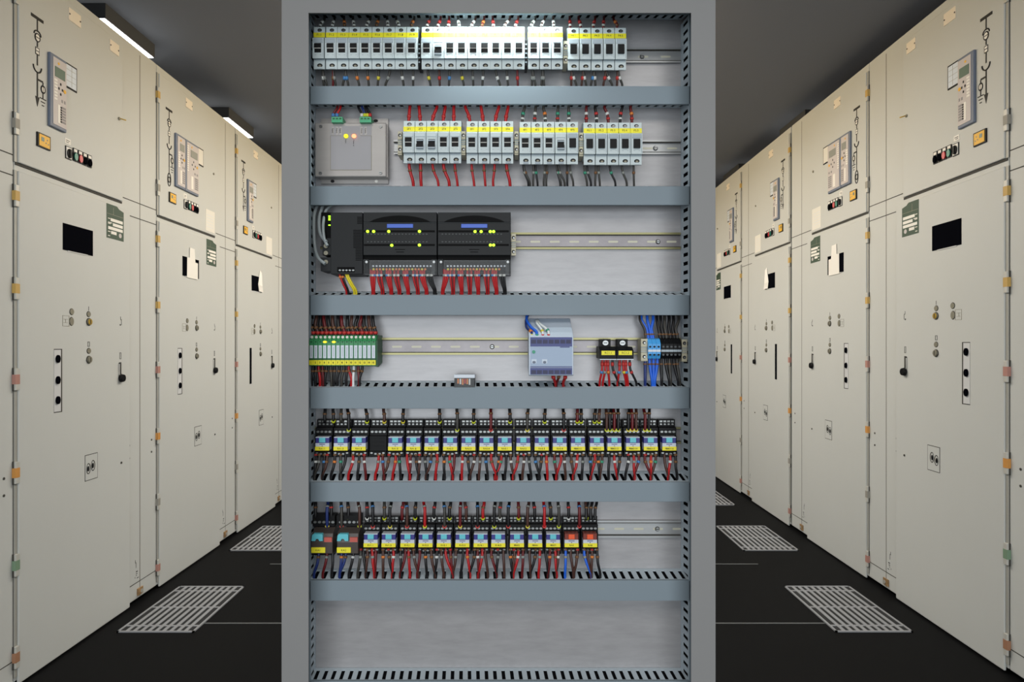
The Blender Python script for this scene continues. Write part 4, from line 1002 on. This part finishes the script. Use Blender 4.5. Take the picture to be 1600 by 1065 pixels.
for a, b, c in ((1000, 1007, 'charcoal'), (1002, 1010, 'blue'), (1011, 1015, 'blue'), (1020, 1018, 'blue'), (1026, 1029, 'dark'), (1032, 1034, 'dark'), (1038, 1039, 'charcoal'), (1045, 1045, 'dark'), (1052, 1051, 'dark'), (1060, 1056, 'charcoal')):
    wire([(a, 490, 14), (a + .5, 500, 22), (b, 513, 27), (b + 2, 524, 28), (b + 3, 534, 27)], 2.4, c, W4e, [(.70, 'brown', 2.2)])
W4f = 'below the blue and black terminals'
for a, b, c in ((1008, 1008, 'navy'), (1015, 1019, 'blue'), (1021, 1021.5, 'blue'), (1027, 1023, 'blue'), (1033, 1034, 'dark'), (1040, 1046, 'dark'), (1046, 1048, 'charcoal'), (1053, 1060, 'dark'), (1058, 1062, 'charcoal')):
    wire([(a, 556, 30), (a, 566, 31), (a * .6 + b * .4, 580, 31), (b, 596, 30), (b, 609, 22)], 2.4, c, W4f, [(.3, 'brown', 2.2)])
# row 5
W5 = 'above the upper relay row'
for x, c, k, yy in ((507.5, 'dark', None, 655), (521, 'dark', 'lime', 655), (533, 'charcoal', None, 655), (545, 'dark', 'lime', 668), (573.5, 'dark', 'lime', 656), (600.5, 'brown', 'yellow', 656), (629.7, 'dark', 'yellow', 656), (687, 'dark', 'lime', 656), (714.5, 'charcoal', 'lime', 668), (740, 'dark', 'lime', 656), (767, 'maroon', 'red', 668), (797, 'dark', 'lime', 656), (824, 'charcoal', 'yellow', 668), (851, 'dark', 'lime', 656), (881, 'dark', 'red', 668), (902, 'maroon', 'lime', 656), (908, 'dark', 'lime', 656), (929, 'dark', 'lime', 656), (936, 'brown', 'lime', 656), (948, 'brown', 'lime', 668), (953, 'dark', 'lime', 668), (960, 'maroon', 'lime', 668), (966, 'dark', 'lime', 668), (982, 'dark', 'yellow', 668), (988, 'maroon', 'yellow', 668), (994, 'brown', 'yellow', 668), (1008, 'maroon', 'lime', 668), (1014, 'dark', 'lime', 668)):
    j = R.uniform(-2, 2); d = 20 if yy < 660 else 24
    wire([(x + j, 634, 12), (x + j, 641, 18), (x, 648, d), (x, yy + 1, d), (x, yy + 4, d - 3)], 2.5, c, W5, ([(.45, 'brown', 2.5)] + ([(.86, k, 4)] if k else [])))
W5b = 'below the upper relay row'
def slotx(x): return 484.5 + 13.5 * round((x - 484.5 - 6.75) / 13.5) + 6.75
def under(xs, y0, y1, cols, where, marks):
    for i, (x, c) in enumerate(zip(xs, cols)):
        e = slotx(x + R.uniform(-4, 4))
        e += R.uniform(-1, 1)
        k = marks[i % len(marks)]
        ym = (y0 + y1) / 2
        wire([(x, y0, 27), (x + R.uniform(-1, 1), y0 + 10, 30), (x * .6 + e * .4, ym, 32), (e, y1 - 10, 30), (e, y1 + 4, 24)], 2.2, c, where, [(.08, 'brown' if i % 3 else 'red', 3), (.32, k, 3.6)] if k else ())
xs, cs = [], []
for i, x in enumerate(X5):
    if i == 3: xs += [x + 3, x + 9]; cs += ['red', 'maroon']; continue
    n = 3 if i % 5 else 4
    offs = {3: (-9, 0, 8), 4: (-10, -4, 3, 9)}[n]
    for k, o_ in enumerate(offs):
        xs.append(x + o_ + R.uniform(-1.2, 1.2))
        if i < 2: cs.append(('dark', 'charcoal', 'dark', 'brown')[k])
        else: cs.append('red' if k == (1 if i > 12 else 2 - i % 3) else ('dark', 'maroon', 'dark', 'brown', 'dark')[(i * 2 + k) % 5])
under(xs, 708, 752, cs, W5b, ['white', 'grey', 'blue', 'brown', 'orange', 'green', None, 'white', 'brown'])
# row 6
W6 = 'above the lower relay row'
for i in range(33):
    x = 494 + i * 13.2 + R.uniform(-4, 4)
    if x > 928: break
    c = ('dark', 'charcoal', 'dark', 'maroon', 'brown', 'dark', 'red')[i % 7] if i > 6 else ('dark', 'navy', 'dark', 'charcoal', 'dark', 'brown', 'dark')[i]
    k = ('lime', 'yellow', None, 'red', 'lime', 'lime', 'white', 'red')[i % 8]; j = R.uniform(-2, 2); yy = (806, 818)[i % 2]; d = 20 if yy < 810 else 25
    wire([(x + j, 779, 12), (x + j, 787, 18), (x, 795, d), (x, yy + 1, d), (x, yy + 5, d - 4)], 2.5, c, W6, [(.42, ('brown', 'grey', 'red', 'blue')[i % 4], 2.6)] + ([(.86, k, 4.2)] if k else []))
for x in (918, 925, 932):
    wire([(x + 1, 779, 12), (x, 787, 18), (x - 2, 795, 22), (x - 2, 812, 24)], 2.3, 'dark', W6, [(.6, 'brown', 2.5)])
W6b = 'below the lower relay row'
xs = [499, 511, 521, 534, 541, 552, 563]; cs = ['navy', 'maroon', 'dark', 'navy', 'navy', 'dark', 'charcoal']
for i, x in enumerate(X6):
    for k, o_ in enumerate((-9, 0, 8) if i % 2 else (-10, -4, 3, 9)):
        xs.append(x + o_ + R.uniform(-1.2, 1.2))
        if i == 11 and k == 0 or i == 12 and k == 0: cs.append('blue')
        elif i >= 11: cs.append(('dark', 'brown', 'brown', 'dark')[k])
        else: cs.append('red' if k == 2 and i % 4 != 3 else ('dark', 'brown', 'dark', 'maroon')[(i + k) % 4])
under(xs, 856, 905, cs, W6b, ['brown', 'grey', None, 'orange', 'brown', 'white', 'grey', None])

build_wires()
# ------------------------------------------------------------------ lamp inside the enclosure top
a = PD(672, 9, 1.300); b = PD(878, 16, 1.33)
t = thing('enclosure_lamp', 'slim lamp hidden behind the top rail of the enclosure, lighting the breakers', 'lamp', ((a.x + b.x) / 2, 1.314, a.z + .006))
MB().box(-(b.x - a.x) / 2, (b.x - a.x) / 2, -.012, .012, -.003, .008, M_LAMPB).build('lamp_body', t)
MB().box(-(b.x - a.x) / 2 + .006, (b.x - a.x) / 2 - .006, -.009, .009, -.0045, -.003, M_TUBES).build('lamp_tube', t)

def area(name, loc, rot, sx, sy, power, col=(1, 1, 1), spread=180):
    l = bpy.data.lights.new(name, 'AREA'); l.shape = 'RECTANGLE'; l.size = sx; l.size_y = sy; l.energy = power; l.color = col; l.spread = math.radians(spread)
    o = bpy.data.objects.new(name, l); C.objects.link(o); o.location = loc; o.rotation_euler = rot; return o
area('enclosure_lamp_light', ((a.x + b.x) / 2, 1.314, a.z - .0035), (math.radians(12), 0, 0), b.x - a.x - .02, .016, 1.1, (.88, 1, 1))
# unseen hanging light and viewer-side fills, all added to light the room
pz = EYE + 1.215
t = thing('pendant_light', 'long hanging light over the aisle, behind the enclosure', 'pendant light', (0, 4.1, pz))
MB().box(-.09, .09, -1.9, 1.9, 0, .05, M_LAMPB).build('housing', t)
MB().box(-.08, .08, -1.88, 1.88, -.003, 0, M_TUBE).build('diffuser', t)
for q in (-1.4, 1.4):
    d = MB(); d.cyl((0, q, .05), (0, 0, 1), .004, CEIL - pz - .05, M_LAMPB, 8); d.build('hanger', t)
for q in (-1, 1):
    MB().box(min(q * .09, q * .093), max(q * .09, q * .093), -1.88, 1.88, .006, .044, M_TUBE).build('side_diffuser', t)  # glowing strips added to go with the warm side fill
    area('aisle_light_side', (q * .096, 4.1, pz + .025), (0, -q * PI / 2, 0), .036, 3.7, 23, (1, .76, .42))  # added warm fill for the upper cabinet fronts
area('aisle_light_down', (0, 4.1, pz - .006), (0, 0, 0), .16, 3.7, 58, (1, .99, .95))  # added downward fill for the cabinet rows
area('aisle_light_up', (0, 4.1, pz + .056), (PI, 0, 0), .16, 3.7, 36, (.90, .95, 1))  # added upward fill that brightens the ceiling
area('aisle_light_near', (0, -.9, CEIL - .01), (0, 0, 0), 2.2, 1.6, 42, (1, .95, .87))  # added overhead fill on the viewer's side, without a fixture
area('doorway_light', (0, -2.3, .95), (PI / 2, 0, 0), 3.6, 1.8, 78, (.90, .96, 1))  # added soft fill behind the camera, not an actual doorway
w = bpy.data.worlds.new('world'); bpy.context.scene.world = w; w.use_nodes = True
w.node_tree.nodes['Background'].inputs['Color'].default_value = (.93, .97, 1, 1)
w.node_tree.nodes['Background'].inputs['Strength'].default_value = 0.35

vs = bpy.context.scene.view_settings
vs.view_transform = 'Standard'; vs.look = 'None'; vs.exposure = 0; vs.gamma = 1; vs.use_curve_mapping = False
